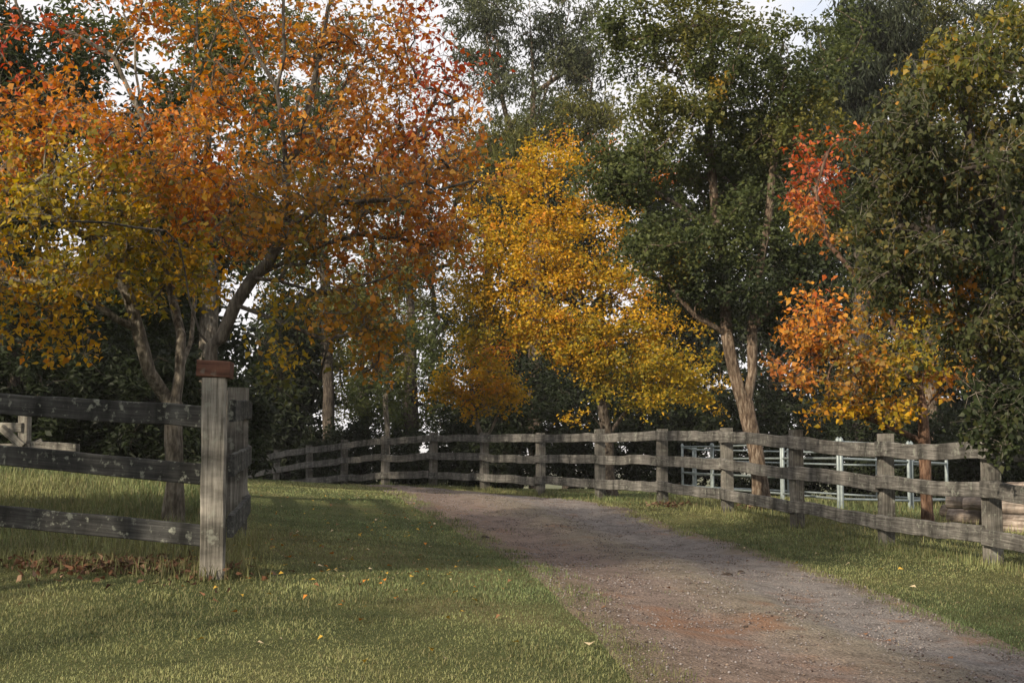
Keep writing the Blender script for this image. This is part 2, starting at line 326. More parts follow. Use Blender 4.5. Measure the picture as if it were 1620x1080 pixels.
def make_tree(name, label, group, base, r_root, limbs, blobs, n_clump, n_leaf, leaf=.065, width=1.0, clump_r=.3, droop=.35,
              bark='bark_grey', fine=False, twigs=4, rtip=.0045, seed=1, singles=0, cat='tree', flat=.8, step=.3, roots=None):
    """limbs: polylines of world points starting at (or near) the trunk; blobs: (centre, radii, palette, weight).
    Branches grow from the limbs to the leaf clumps, the pipe model gives their radii."""
    r = np.random.default_rng(seed)
    base = np.asarray(base, float)
    root = empty(name, base); tag(root, label, cat, group)
    P = [base.copy()]; par = [-1]
    for k, lb in enumerate(limbs):
        lb = [np.asarray(q, float) for q in lb]
        A = np.array(P); i0 = int(np.argmin(((A - lb[0]) ** 2).sum(1))) if len(P) > 1 else 0
        prev = i0
        if np.linalg.norm(A[i0] - lb[0]) < .03: lb = lb[1:]
        for q in lb:
            p0 = P[prev]; n = max(1, int(np.linalg.norm(q - p0) / step))
            for j in range(1, n + 1):
                w = p0 + (q - p0) * j / n
                if j < n: w = w + r.normal(size=3) * .018
                P.append(w); par.append(prev); prev = len(P) - 1
    nl = len(P); tips = []
    # clumps
    wts = np.array([b[1][0] * b[1][2] * b[3] for b in blobs]); wts = wts / wts.sum()
    bi = r.choice(len(blobs), n_clump, p=wts)
    d = r.normal(size=(n_clump, 3)); d /= np.linalg.norm(d, axis=1)[:, None]
    d *= r.uniform(0, 1, n_clump)[:, None] ** .42
    Cc = np.array([blobs[i][0] for i in bi]); R = np.array([blobs[i][1] for i in bi]); C = Cc + d * R
    A = np.array(P); dist = np.sqrt(((C[:, None] - A[None]) ** 2).sum(-1)).min(1)
    order = np.argsort(dist)
    A = np.zeros((nl + n_clump * 60, 3)); A[:nl] = P; cnt_n = nl; low = min(2, nl - 1)
    for ci in order:
        t = C[ci]; v = t - A[:cnt_n]; dd = np.sqrt((v ** 2).sum(1))
        cost = dd + .35 * np.maximum(0, -v[:, 2]); cost[:low] += 2
        i = int(np.argmin(cost)); L = dd[i]; n = int(np.clip(L / .16, 2, 24))
        pd = A[i] - A[par[i]] if par[i] >= 0 else np.array([0, 0, 1.]); pd = pd / (np.linalg.norm(pd) + 1e-9)
        ctrl = A[i] + pd * L * .25 + v[i] * .3 + np.array([0, 0, .10 * L]) + r.normal(size=3) * .10 * L
        prev = i
        for j in range(1, n + 1):
            s = j / n; w = (1 - s) ** 2 * A[i] + 2 * s * (1 - s) * ctrl + s * s * t + (r.normal(size=3) * .02 * min(L, 1.2) if j < n else 0)
            if cnt_n < len(A): A[cnt_n] = w; par.append(prev); prev = cnt_n; cnt_n += 1
        tips.append(prev)
    A = A[:cnt_n]; par = np.array(par)
    w = np.zeros(cnt_n); w[tips] = 1
    for i in range(cnt_n - 1, 0, -1): w[par[i]] += w[i]
    e = math.log(r_root / rtip) / math.log(max(w[0], 2))
    rad = rtip * np.maximum(w, 1) ** e
    for i in range(nl): rad[i] = max(rad[i], .010)
    rad[0] *= 1.45
    kids = [[] for _ in range(cnt_n)]
    for i in range(1, cnt_n): kids[par[i]].append(i)
    chains = []; stack = [(0, None)]
    while stack:
        i, p = stack.pop(); pts = []; rr = []
        if p is not None: pts.append(A[p]); rr.append(min(rad[p], rad[i] * 1.15))
        while True:
            pts.append(A[i]); rr.append(rad[i])
            ks = kids[i]
            if not ks: break
            m_ = max(ks, key=lambda q: w[q])
            for q in ks:
                if q != m_: stack.append((q, i))
            i = m_
        if len(pts) > 1: chains.append((np.array(pts) - base, rr))
    tr = link('trunk', tube_mesh('trunk', chains, 10), root, M[bark])
    if roots:   # flared foot
        pass
    # twigs and leaves
    per = max(1, n_leaf // n_clump)
    tw_dir = r.normal(size=(n_clump, twigs, 3)); tw_dir[..., 2] *= flat; tw_dir /= np.linalg.norm(tw_dir, axis=2)[..., None]
    crad = clump_r * r.uniform(.65, 1.35, n_clump)
    if twigs and fine:
        ch = []
        for ci in range(n_clump):
            for k in range(twigs):
                q = C[ci] - base; u = tw_dir[ci, k] * crad[ci]
                ch.append((np.array([q, q + u * .55 + np.array([0, 0, .03]) + r.normal(size=3) * .02, q + u * 1.15]), [rtip * .75, rtip * .55, rtip * .35]))
        link('twigs', tube_mesh('twigs', ch, 4), root, M['bark_grey'])['kind'] = 'stuff'
    cid = np.repeat(np.arange(n_clump), per); N = len(cid)
    tk = r.integers(0, twigs, N) if twigs else np.zeros(N, int)
    s = r.uniform(.1, 1.2, N) ** .8
    LP = C[cid] + tw_dir[cid, tk] * (crad[cid] * s)[:, None] + r.normal(size=(N, 3)) * (crad[cid] * .2)[:, None]
    ctr = np.average(np.array([b[0] for b in blobs]), axis=0, weights=[b[1][0] for b in blobs])
    outw = LP - ctr; outw /= np.linalg.norm(outw, axis=1)[:, None] + 1e-9
    a, nn, b = leaf_frames(N, droop, r, outw * .5)
    pals = [blobs[i][2] for i in bi]; base_c = np.zeros((n_clump, 3))
    leafc = np.zeros((N, 3))
    for pn in set(pals):
        m_ = np.array([q == pn for q in pals]); base_c[m_] = pick(pn, m_.sum(), r)
        ml = m_[cid]; leafc[ml] = pick(pn, ml.sum(), r)
    mixf = r.uniform(.1, .9, N)[:, None]
    Cl = base_c[cid] * mixf + leafc * (1 - mixf); Cl *= r.uniform(.75, 1.25, (N, 1))
    sz = leaf * r.uniform(.65, 1.25, N)
    keep = np.ones(N, bool)
    if singles:
        # the leaves that show largest: nearest ones inside the picture, each a leaf object of its own
        rel = LP - np.array([0, 0, EYE]); dep = rel[:, 1] * CP + rel[:, 2] * SP; up = rel[:, 2] * CP - rel[:, 1] * SP
        inside = (np.abs(rel[:, 0]) < .355 * dep) & (np.abs(up) < .235 * dep)
        sc = sz / dep; sc[~inside] = 0
        idx = np.argsort(-sc)[:singles]; keep[idx] = False
        for v_ in range(1): pass
        groups = {}
        for i in idx:
            key = tuple(np.round(Cl[i] / .06).astype(int))
            if key not in groups:
                LV = LEAF_V * np.array([width, 1, 1])
                me = tri_mesh('leaf', LV, LEAF_T, np.repeat(Cl[i][None], len(LV), 0)); me.materials.append(M['leaf']); groups[key] = me
            o = bpy.data.objects.new('leaf', groups[key]); COL.objects.link(o); o.parent = root
            mt = Matrix(np.c_[b[i] * sz[i], a[i] * sz[i], nn[i] * sz[i]].tolist()).to_4x4(); mt.translation = Vector(LP[i] - base)
            o.matrix_local = mt
    cm = leaf_mesh('crown', LP[keep] - base, a[keep], nn[keep], b[keep], sz[keep], width, Cl[keep], fine)
    co = link('crown', cm, root, M['leaf']); co['kind'] = 'stuff'
    return root
def pb(x, y, rx, ry, Y, rd, pal, w=1.0):
    """a crown lobe given by its outline in the photograph and its distance"""
    s = FPX / Y
    return (at(x, y, Y), np.array([rx / s, rd, ry / s]), pal, w)
def wb(x, y, z, rx, ry, rz, pal, w=1.0): return (np.array([x, y, z], float), np.array([rx, ry, rz], float), pal, w)
def pl(Y, *pts):
    return [at(p[0], p[1], p[2] if len(p) > 2 else Y) for p in pts]

# ------------------------------------------------------------------ driveway
def rail_smooth(P, n):
    P = np.array(P, float); d = np.r_[0, np.cumsum(np.hypot(*np.diff(P[:, :2], axis=0).T))]; t = np.linspace(0, d[-1], n * 8)
    Q = np.c_[np.interp(t, d, P[:, 0]), np.interp(t, d, P[:, 1])]
    for _ in range(14): Q[1:-1] = (Q[:-2] + 2 * Q[1:-1] + Q[2:]) / 4
    return Q[np.linspace(0, len(Q) - 1, n).astype(int)]
eL = [onground(*p)[:2] for p in [(1045, 1079), (975, 1012), (885, 932), (800, 874), (725, 832), (662, 802)]] + [at(592, 781, 24.5)[:2], at(540, 770, 29)[:2]]
eR = [onground(*p)[:2] for p in [(1618, 1040), (1500, 986), (1400, 945), (1300, 909), (1180, 868), (1050, 832)]] + [at(930, 800, 23.3)[:2], at(800, 781, 26.8)[:2], at(640, 772, 31.3)[:2]]
eL = [eL[0] + (eL[0] - eL[1]) * k for k in (9, 5, 2)] + eL + [np.array((-5.4, 33.2)), np.array((-8.5, 39)), np.array((-13, 47)), np.array((-20, 60))]
eR = [eR[0] + np.array((.55, -1.)) * k for k in (12, 6, 2.5)] + eR + [np.array((-3.7, 33.0)), np.array((-6.6, 38)), np.array((-11, 46)), np.array((-18, 60))]
print('road edges', [tuple(np.round(e, 1)) for e in eL], [tuple(np.round(e, 1)) for e in eR])
NR = 220; RL = rail_smooth(eL, NR); RR = rail_smooth(eR, NR); NW = 26
# pair the two edges by nearest arc so the rows run square across
RRd = np.array([RR[np.argmin(((RR - q) ** 2).sum(1))] for q in RL])
RRp = RR
u = np.r_[-.05, np.linspace(-.03, 1.03, NW - 2), 1.05]
ROAD = RL[:, None, :] * (1 - u)[None, :, None] + RRp[:, None, :] * u[None, :, None]
POLY = np.concatenate([RL, RRp[::-1]])
def in_road(x, y):
    x = np.asarray(x); y = np.asarray(y); c = np.zeros(x.shape, bool); j = len(POLY) - 1
    for i in range(len(POLY)):
        xi, yi = POLY[i]; xj, yj = POLY[j]
        cond = ((yi > y) != (yj > y)); c ^= cond & (x < (xj - xi) * (y - yi) / (yj - yi + 1e-12) + xi); j = i
    return c
def edge_dist(x, y):
    q = np.c_[x, y]; out = np.full(len(q), 9.)
    for i in range(0, len(q), 40000):
        out[i:i + 40000] = np.sqrt(((q[i:i + 40000, None] - POLY[None, ::1]) ** 2).sum(-1)).min(1)
    return out
# ground sheet
def axis(fine0, fine1, st, far):
    a = np.arange(fine0, fine1 + 1e-6, st); g = []; x = st
    while sum(g) < far: x *= 1.35; g.append(x)
    g = np.cumsum(g); return np.r_[fine0 - g[::-1], a, fine1 + g]
gx = axis(-12, 13, .25, 2500); gy = axis(-2, 44, .25, 2500)
GX, GY = np.meshgrid(gx, gy, indexing='ij'); Xf, Yf = GX.ravel(), GY.ravel()
Zf = ground(Xf, Yf)
near = (np.abs(Xf) < 30) & (Yf > -30) & (Yf < 65)
sub = np.zeros(len(Xf)); ir = in_road(Xf[near], Yf[near]); ed = edge_dist(Xf[near], Yf[near])
sub[near] = np.where(ir, np.clip(ed / .4, 0, 1) * .07, 0); Zf = Zf - sub
ny = len(gy); ii = (np.arange(len(gx) - 1)[:, None] * ny + np.arange(ny - 1)[None]).ravel()
gm = tri_mesh('ground', np.c_[Xf, Yf, Zf], np.c_[ii, ii + ny, ii + ny + 1, ii + 1], smooth=True)
tag(link('ground', gm, None, M['ground']), kind='structure')
rz = ground(ROAD[..., 0].ravel(), ROAD[..., 1].ravel()).reshape(NR, NW)
prof = .012 + .03 * np.exp(-((u - .5) / .13) ** 2) - .015 * np.exp(-((u - .25) / .1) ** 2) - .015 * np.exp(-((u - .76) / .1) ** 2)
prof[0] = prof[-1] = -.03; prof[1] = prof[-2] = .004; prof[2] = prof[-3] = .008
rel_ = .008 * snoise(ROAD[..., 0], ROAD[..., 1], 5, 41) + .006 * snoise(ROAD[..., 0], ROAD[..., 1], 12, 42); rel_[:, :3] = 0; rel_[:, -3:] = 0
rV = np.c_[ROAD.reshape(-1, 2), (rz + prof[None] + rel_).ravel()]
jj = (np.arange(NR - 1)[:, None] * NW + np.arange(NW - 1)[None]).ravel()
rm = tri_mesh('driveway', rV, np.c_[jj, jj + 1, jj + NW + 1, jj + NW][:, ::1], smooth=True)
uvl = rm.uv_layers.new(name='UVMap'); vi = np.empty(len(rm.loops), np.int32); rm.loops.foreach_get('vertex_index', vi)
uvc = np.c_[np.tile(u, NR), np.repeat(np.linspace(0, 10, NR), NW)][vi]; uvl.data.foreach_set('uv', uvc.astype(np.float32).ravel())
rd = tag(link('driveway', rm, None, M['road']), kind='structure')
def road_z(x, y): return ground(x, y) + .012

# ------------------------------------------------------------------ timber pieces
def timber(name, p0, p1, w, h, parent, m, warp=.006, seed=0, origin=None, seg=8, up=(0, 0, 1), bev=.006, sag=0.):
    """a sawn piece from p0 to p1 (centre line), w across, h high, edges eased, slightly warped; local X runs along it"""
    r = np.random.default_rng(seed); p0 = Vector(p0); p1 = Vector(p1); L = (p1 - p0).length
    X = (p1 - p0).normalized(); Z = Vector(up); Yv = Z.cross(X).normalized(); Z = X.cross(Yv).normalized()
    prof = []
    for sx, sz in ((-1, -1), (1, -1), (1, 1), (-1, 1)):
        cx, cz = sx * w / 2, sz * h / 2
        a_, b_ = ((cx, cz - sz * bev), (cx - sx * bev, cz)) if sx * sz > 0 else ((cx - sx * bev, cz), (cx, cz - sz * bev))
        prof += [a_, b_]
    prof = np.array(prof); k = 8; n = seg + 1
    V = np.zeros((n, k, 3)); t = np.linspace(-L / 2, L / 2, n)
    offy = np.cumsum(r.normal(size=n)) * warp; offy -= np.linspace(offy[0], offy[-1], n)
    offz = np.cumsum(r.normal(size=n)) * warp; offz -= np.linspace(offz[0], offz[-1], n)
    offz -= sag * (1 - (2 * t / L) ** 2)
    hs = 1 + r.normal(size=n) * .012
    V[..., 0] = t[:, None] + r.normal(size=(n, k)) * .001; V[..., 1] = prof[None, :, 0] + offy[:, None]; V[..., 2] = prof[None, :, 1] * hs[:, None] + offz[:, None]
    F = []
    for i in range(n - 1):
        for j in range(k): F.append((i * k + j, (i + 1) * k + j, (i + 1) * k + (j + 1) % k, i * k + (j + 1) % k))
    F.append(tuple(range(k))); F.append(tuple((n - 1) * k + j for j in range(k))[::-1])
    me = bpy.data.meshes.new(name); me.from_pydata(V.reshape(-1, 3).tolist(), [], F); me.update()
    o = link(name, me, parent, m)
    mt = Matrix((X, Yv, Z)).transposed().to_4x4(); mt.translation = (p0 + p1) / 2 - (Vector(origin) if origin is not None else Vector())
    o.matrix_local = mt
    return o
def nails(post, places, origin):
    for p in places:
        n_ = 6; th = np.arange(n_) * 2 * math.pi / n_
        V = np.concatenate([np.c_[.007 * np.cos(th), np.zeros(n_), .007 * np.sin(th)], np.c_[.005 * np.cos(th), np.full(n_, -.006), .005 * np.sin(th)]])
        F = [(i, (i + 1) % n_, n_ + (i + 1) % n_, n_ + i) for i in range(n_)] + [tuple(range(n_, 2 * n_))]
        me = bpy.data.meshes.new('nail'); me.from_pydata(V.tolist(), [], F); o = link('nail', me, post, M['nail']); o.location = p

# right-hand fence along the drive -----------------------------------------
fx = [(1790, 11.4), (1567, 13.6), (1400, 15.8), (1260, 18.1), (1150, 20.4), (1048, 22.7), (950, 24.9), (855, 27.1), (766, 29.3), (685, 31.3), (610, 33.2),
      (545, 35.2), (490, 37.3), (437, 39.4), (395, 41.6), (352, 44)]
FP = []
for px, Y in fx:
    q = at(px, 740, Y); FP.append(np.array([q[0], Y, gz(q[0], Y)]))
f0 = FP[0]
fence = empty('post_and_rail_fence', f0); tag(fence, 'long weathered grey three-rail timber fence curving along the far side of the gravel drive', 'fence')
PH = 1.22; RH = (1.08, .70, .28)
lean = [random.uniform(-.02, .02) for _ in FP]
for i, p in enumerate(FP):
    nb = FP[min(i + 1, len(FP) - 1)] - FP[max(i - 1, 0)]; nb /= np.linalg.norm(nb); out = np.array([nb[1], -nb[0], 0])  # towards the paddock (away from drive)
    hgt = PH + random.uniform(-.03, .05)
    timber('post', p + np.array([0, 0, -.25]) , p + np.array([lean[i], lean[i] * .4, hgt]), .15, .14, fence, M['post_grey'], .003, 100 + i, f0, 5, up=(-nb[1], nb[0], 0))
rail_side = []
for i in range(len(FP) - 1):
    a, b = FP[i], FP[i + 1]; dv = (b - a); dv /= np.linalg.norm(dv); side = np.array([-dv[1], dv[0], 0.]); side /= np.linalg.norm(side)
    if side[0] > 0: side = -side      # rails are nailed to the drive side
    for k, h in enumerate(RH):
        j0, j1 = random.uniform(-.02, .02), random.uniform(-.02, .02)
        off = side * (.075 + .024)
        A = a + off + np.array([0, 0, h + j0]) + dv * .004; B = b + off + np.array([0, 0, h + j1]) - dv * .004
        o = timber('rail', A, B, .045, random.uniform(.145, .165), fence, M['rail_grey'], .008, 200 + i * 3 + k, f0, 8, sag=random.uniform(-.004, .012))
        if i < 5:
            for e, sgn in ((-1, 1), (1, -1)):
                L = np.linalg.norm(B - A)
                yy = -.0235 if (Matrix(o.matrix_local).to_3x3() @ Vector((0, -1, 0))).dot(Vector(side)) > 0 else .0235
                for dz in (-.035, .04):
                    n_ = 6; th = np.arange(n_) * 2 * math.pi / n_; sg = -1 if yy < 0 else 1
                    V = np.concatenate([np.c_[.008 * np.cos(th), np.zeros(n_), .008 * np.sin(th)], np.c_[.005 * np.cos(th), np.full(n_, sg * .005), .005 * np.sin(th)]])
                    F = [(q, (q + 1) % n_, n_ + (q + 1) % n_, n_ + q) for q in range(n_)] + [tuple(range(n_, 2 * n_))]
                    me = bpy.data.meshes.new('nail'); me.from_pydata(V.tolist(), [], F); nn_ = link('nail', me, o, M['nail']); nn_.location = (e * (L / 2 - .05), yy, dz)

# left corner fence -----------------------------------------------------------
p1 = at(337.5, 915, 9.62); p1[2] = gz(p1[0], p1[1])
p0 = at(-330, 900, 10.6); p0[2] = gz(p0[0], p0[1])
p2 = at(373, 852, 12.3); p2[2] = gz(p2[0], p2[1])
p3 = at(371, 820, 14.8); p3[2] = gz(p3[0], p3[1]); p4 = at(362, 800, 17.3); p4[2] = gz(p4[0], p4[1])
lf = empty('post_and_rail_fence', p1); tag(lf, 'dark lichen-spotted rail fence corner with a red-capped grey post on the lawn', 'fence')
top1 = at(339.5, 598, 9.62)
cp = timber('post', p1 + np.array([0, 0, -.2]), np.array([top1[0], top1[1], top1[2]]), .158, .158, lf, M['post_pale'], .0025, 5, p1, 14, up=(-.12, 1, 0), bev=.008)
ccz = top1[2] + .058
dirc = np.array([1, .05, 0]); dirc /= np.linalg.norm(dirc); cc = np.array([top1[0] + .003, top1[1], ccz])
cap = timber('cap', cc - dirc * .112 - np.array([0, 0, -.006]), cc + dirc * .112 - np.array([0, 0, .006]), .18, .112, lf, M['cap_red'], .001, 6, p1, 4)
cap['label'] = 'reddish brown sawn timber block'
for k, p in enumerate((p2, p3, p4)):
    timber('post', p + np.array([0, 0, -.2]), p + np.array([0, 0, 1.30 - .02 * k]), .15, .15, lf, M['post_grey'], .003, 7 + k, p1, 6, up=(.1, 1, 0))
timber('post', p0 + np.array([0, 0, -.2]), p0 + np.array([0, 0, 1.32]), .16, .16, lf, M['post_pale'], .003, 11, p1, 6, up=(.1, 1, 0))
for k, (yl, yr, th) in enumerate([(638, 660, 35), (722, 750, 33), (815, 847, 34)]):
    B = at(323, yr, 9.66); A = at(0, yl, 10.12); A2 = A + (A - B) * 1.02
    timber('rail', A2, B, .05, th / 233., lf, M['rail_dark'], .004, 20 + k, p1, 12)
for k, (za, zb) in enumerate([(1.115, 1.10), (.745, .715), (.335, .30)]):
    A = p1 + np.array([.095, .06, za]); B = p2 + np.array([.1, 0, zb]); Cc = p3 + np.array([.1, 0, zb]); D = p4 + np.array([.1, 0, zb])
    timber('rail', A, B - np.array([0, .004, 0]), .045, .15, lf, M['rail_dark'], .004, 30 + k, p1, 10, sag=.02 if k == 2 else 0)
    timber('rail', B + np.array([0, .004, 0]), Cc - np.array([0, .004, 0]), .045, .15, lf, M['rail_grey'], .004, 33 + k, p1, 8)
    timber('rail', Cc + np.array([0, .004, 0]), D, .045, .15, lf, M['rail_grey'], .004, 36 + k, p1, 8)
# little braced pen rails behind the left fence
b0 = at(38, 730, 18.6); b0[2] = gz(b0[0], b0[1])
bp = empty('braced_fence', b0); tag(bp, 'short pale fence with a diagonal brace in the long grass behind the dark rails', 'fence')
zb = at(38, 650, 18.6)[2]
timber('post', b0 + np.array([0, 0, -.2]), np.array([b0[0], b0[1], zb + .12]), .13, .13, bp, M['post_pale'], .003, 41, b0, 5, up=(.1, 1, 0))
q = at(-60, 730, 19.2); q[2] = gz(q[0], q[1]); timber('post', q + np.array([0, 0, -.2]), np.array([q[0], q[1], zb + .12]), .13, .13, bp, M['post_pale'], .003, 42, b0, 5, up=(.1, 1, 0))
timber('brace', at(2, 676, 18.53), at(36, 706, 18.5), .05, .1, bp, M['post_pale'], .003, 43, b0, 4)
timber('rail', at(-58, 675, 19.1), at(36, 676, 18.51), .05, .12, bp, M['post_pale'], .003, 44, b0, 6)
timber('rail', at(-58, 708, 19.1), at(33, 708, 18.5), .05, .11, bp, M['post_pale'], .003, 45, b0, 6)
timber('rail', at(43, 707, 18.5), at(122, 712, 17.9), .05, .16, bp, M['post_grey'], .003, 46, b0, 6)
q = at(119, 735, 17.98); q[2] = gz(q[0], q[1]); timber('stub_post', q + np.array([0, 0, -.2]), at(119, 702, 17.98), .09, .09, bp, M['post_grey'], .002, 47, b0, 4, up=(.1, 1, 0))
timber('brace', at(45, 705, 18.45), at(66, 696, 18.45), .04, .05, bp, M['post_pale'], .003, 48, b0, 4)

# ------------------------------------------------------------------ steel yard panels
def pipe(name, p0, p1, r, parent, origin, sides=8):
    o_ = np.asarray(origin); return link(name, tube_mesh(name, [(np.array([p0, (np.asarray(p0) + p1) / 2, p1]) - o_, [r] * 3)], sides), parent, M['steel'])
def panel(a, b, za, zb, ytop, label, group='galvanised yard panels', nr=4):
    a = np.array([a[0], a[1], za]); b = np.array([b[0], b[1], zb]); dv = (b - a); dv /= np.linalg.norm(dv)
    a = a + dv * .05; b = b - dv * .05
    root = empty('steel_yard_panel', a); tag(root, label, 'yard panel', group)
    H = ytop
    for e in (a, b):
        pipe('upright', e, e + np.array([0, 0, H]), .028, root, a)
        cpm = tube_mesh('post_cap', [(np.array([[0, 0, 0], [0, 0, .03], [0, 0, .055]]), [.036, .036, .016])], 8); c = link('post_cap', cpm, root, M['steel']); c.location = Vector(e + np.array([0, 0, H - .004]) - a)
    for h in np.array([.14, .42, .74, .985])[:nr] * H: pipe('rail', a + np.array([0, 0, h]), b + np.array([0, 0, h]), .019, root, a)
def G(px, Y): q = at(px, 760, Y); return (q[0], Y)
def zz(px, py, Y): return at(px, py, Y)[2]
Nn = G(1328, 21.6); J1 = G(1238, 25.0); C3 = G(1127, 30); C1 = G(1079, 32.5); C2 = G(1098, 33.5); R1 = G(1441, 22.6); R2 = G(1499, 24.4); B1 = G(1250, 31.5); B2 = G(1390, 28.5)
PC = dict(Nn=Nn, J1=J1, C3=C3, C1=C1, C2=C2, R1=R1, R2=R2, B1=B1, B2=B2)
zs = {k: gz(*v) for k, v in PC.items()}
tp = 1.02
panel(Nn, J1, zs['Nn'], zs['J1'], tp, 'galvanised steel yard panel beside the leaning brown trunk, between the two front joints')
panel(J1, C3, zs['J1'], zs['C3'], tp, 'galvanised steel yard panel running behind the leaning brown trunk')
panel(C3, C1, zs['C3'], zs['C1'], tp, 'short galvanised steel panel at the narrow end of the pen')
panel(C1, C2, zs['C1'], zs['C2'], tp, 'short galvanised steel end panel deepest in the pen corner')
panel(C2, B1, zs['C2'], zs['B1'], tp, 'galvanised steel panel of the pen back side, next to the narrow end')
panel(B1, B2, zs['B1'], zs['B2'], tp, 'galvanised steel panel in the middle of the pen back side')
panel(B2, R2, zs['B2'], zs['R2'], tp, 'galvanised steel panel of the pen back side, nearest the log pile')
panel(Nn, R1, zs['Nn'], zs['R1'], tp, 'galvanised steel yard panel in front, meeting the thin red-brown tree trunk')
panel(R1, R2, zs['R1'], zs['R2'], tp, 'short galvanised steel yard panel between the red-brown trunk and the log pile')

# ------------------------------------------------------------------ log pile
def log_at(p0, p1, r0, r1, label, seed):
    r = np.random.default_rng(seed); p0 = np.array(p0); p1 = np.array(p1); n = 12
    t = np.linspace(0, 1, n); pts = p0 + (p1 - p0) * t[:, None] + np.cumsum(r.normal(size=(n, 3)) * .012, 0)
    rad = (r0 + (r1 - r0) * t) * (1 + r.normal(size=n) * .035)
    base = pts.mean(0); base[2] -= max(r0, r1)
    root = empty('felled_log', base); tag(root, label, 'log', 'felled logs in a pile')
    X = Vector(p1 - p0).normalized(); Z = Vector((0, 0, 1)); Yv = Z.cross(X).normalized(); Z = X.cross(Yv); mt = Matrix((X, Yv, Z)).transposed()
    mi = np.array(mt.transposed())
    V, T = tubes([((pts - base) @ mi.T, rad)], 12)
    k = 12; jit = 1 + r.normal(size=(len(V), 1)) * .0
    q = T[T[:, 2] != T[:, 3]]
    F = np.concatenate([q[:, [0, 1, 2]], q[:, [0, 2, 3]]])
    o = link('bark', tri_mesh('bark', V, F, smooth=True), root, M['log']); o.matrix_local = mt.to_4x4()
    for e, s in ((0, 1), (n - 1, -1)):
        ring = V[e * k:(e + 1) * k]; c = ring.mean(0); VV = np.concatenate([ring + np.array([s * .004, 0, 0]), [c + np.array([s * -.004, 0, 0])]])
        FF = np.array([(j, (j + 1) % k, k) if s < 0 else ((j + 1) % k, j, k) for j in range(k)])
        oo = link('cut_end', tri_mesh('cut_end', VV, FF), root, M['log_end']); oo.matrix_local = mt.to_4x4()
def lp(px, Y, dz): q = at(px, 740, Y); return np.array([q[0], Y, gz(q[0], Y) + dz])
lg = [((1492, 20.2, .09), (1665, 19.0, .11), .09, .11, 'long pale log on the ground at the back foot of the pile'),
      ((1500, 19.2, .09), (1700, 18.2, .12), .09, .12, 'grey log on the ground with a pale weathered top'),
      ((1560, 18.4, .11), (1720, 17.4, .13), .11, .13, 'short dark reddish log at the near foot of the pile'),
      ((1498, 19.7, .27), (1690, 18.6, .31), .10, .11, 'weathered grey log lying across the two ground logs'),
      ((1525, 18.9, .30), (1700, 17.9, .34), .08, .11, 'brown log second from the ground at the front of the pile'),
      ((1505, 19.4, .45), (1700, 18.4, .52), .07, .11, 'slanting pale log near the top of the pile'),
      ((1540, 18.9, .49), (1700, 18.0, .66), .05, .09, 'thin bleached pole lying on top of the pile')]
for k, (a, b, r0, r1, lab) in enumerate(lg): log_at(lp(*a), lp(*b), r0, r1, lab, 60 + k)

# ------------------------------------------------------------------ trees
def gb(px, Y):
    q = at(px, 740, Y); return np.array([q[0], Y, gz(q[0], Y) - .06])
# the pale-trunked autumn tree behind the left fence
YA = 13.6; bA = gb(274, YA)
make_tree('tallow_tree', 'autumn tree with pale forked trunks, golden and orange leaves, behind the dark rails', 'autumn trees', bA, .08,
    [[bA] + pl(YA, (275, 690), (276, 640)),
     pl(YA, (276, 640), (258, 622), (236, 588, 13.4), (218, 520, 13.3), (204, 470, 13.2), (192, 420, 13.2), (160, 350, 13.1)),
     pl(YA, (276, 640), (284, 590), (286, 530), (272, 470, 13.9), (262, 420, 14), (240, 320, 14.1), (228, 190, 14), (214, 110, 14), (195, 20, 14)),
     pl(YA, (284, 590), (302, 540, 13.9), (308, 470, 14.2), (304, 300, 14.3), (303, 150, 14.3), (310, 60, 14.3), (315, -20, 14.3)),
     pl(YA, (303, 150, 14.3), (325, 95, 14.2), (345, 45, 14.1)),
     pl(YA, (218, 520, 13.3), (185, 505, 13.1), (140, 472, 12.9), (95, 452, 12.8), (40, 444, 12.7), (-40, 436, 12.8)),
     pl(YA, (204, 470, 13.2), (150, 380, 12.8), (90, 350, 12.7), (20, 340, 12.7)),
     pl(YA, (262, 420, 14), (330, 360, 13.4), (390, 320, 13.2)),
     pl(YA, (228, 190, 14), (180, 90, 13.8), (120, 55, 13.7), (60, 40, 13.6))],
    [pb(60, 330, 120, 105, 12.9, 1.3, 'yolive', .9), pb(160, 310, 130, 90, 12.7, 1.2, 'yolive', 1.1), pb(265, 270, 130, 85, 12.9, 1.2, 'orange', 1.0),
     pb(130, 200, 110, 65, 13.2, 1.2, 'orange', 1.0), pb(45, 190, 60, 75, 13.2, .9, 'orange', .9), pb(230, 400, 140, 80, 12.9, 1.2, 'yolive', 1.1),
     pb(60, 440, 110, 60, 12.8, 1.0, 'gold', .9), pb(80, 525, 90, 38, 12.9, .8, 'gold', .7), pb(-80, 340, 90, 150, 13.2, 1.2, 'gold', .8),
     pb(350, 330, 110, 80, 12.9, 1.1, 'orange', .9), pb(95, 60, 80, 40, 13.8, .9, 'red', .45), pb(240, 40, 90, 50, 14, .9, 'orange', .5),
     pb(330, 430, 90, 40, 12.9, .8, 'gold', .35), pb(160, 560, 40, 22, 13.0, .5, 'gold', .45), pb(20, 130, 40, 40, 13.4, .6, 'red', .5),
     pb(300, 200, 110, 55, 13.6, .9, 'orange', .7), pb(150, 430, 90, 50, 12.7, .8, 'yolive', .9), pb(25, 260, 60, 60, 12.7, .6, 'orange', .8), pb(180, -120, 160, 110, 13.8, 1.3, 'orange', .8)],
    470, 17500, leaf=.064, clump_r=.21, fine=True, rtip=.0035, twigs=7, seed=3, singles=300, bark='bark_grey', droop=.5)
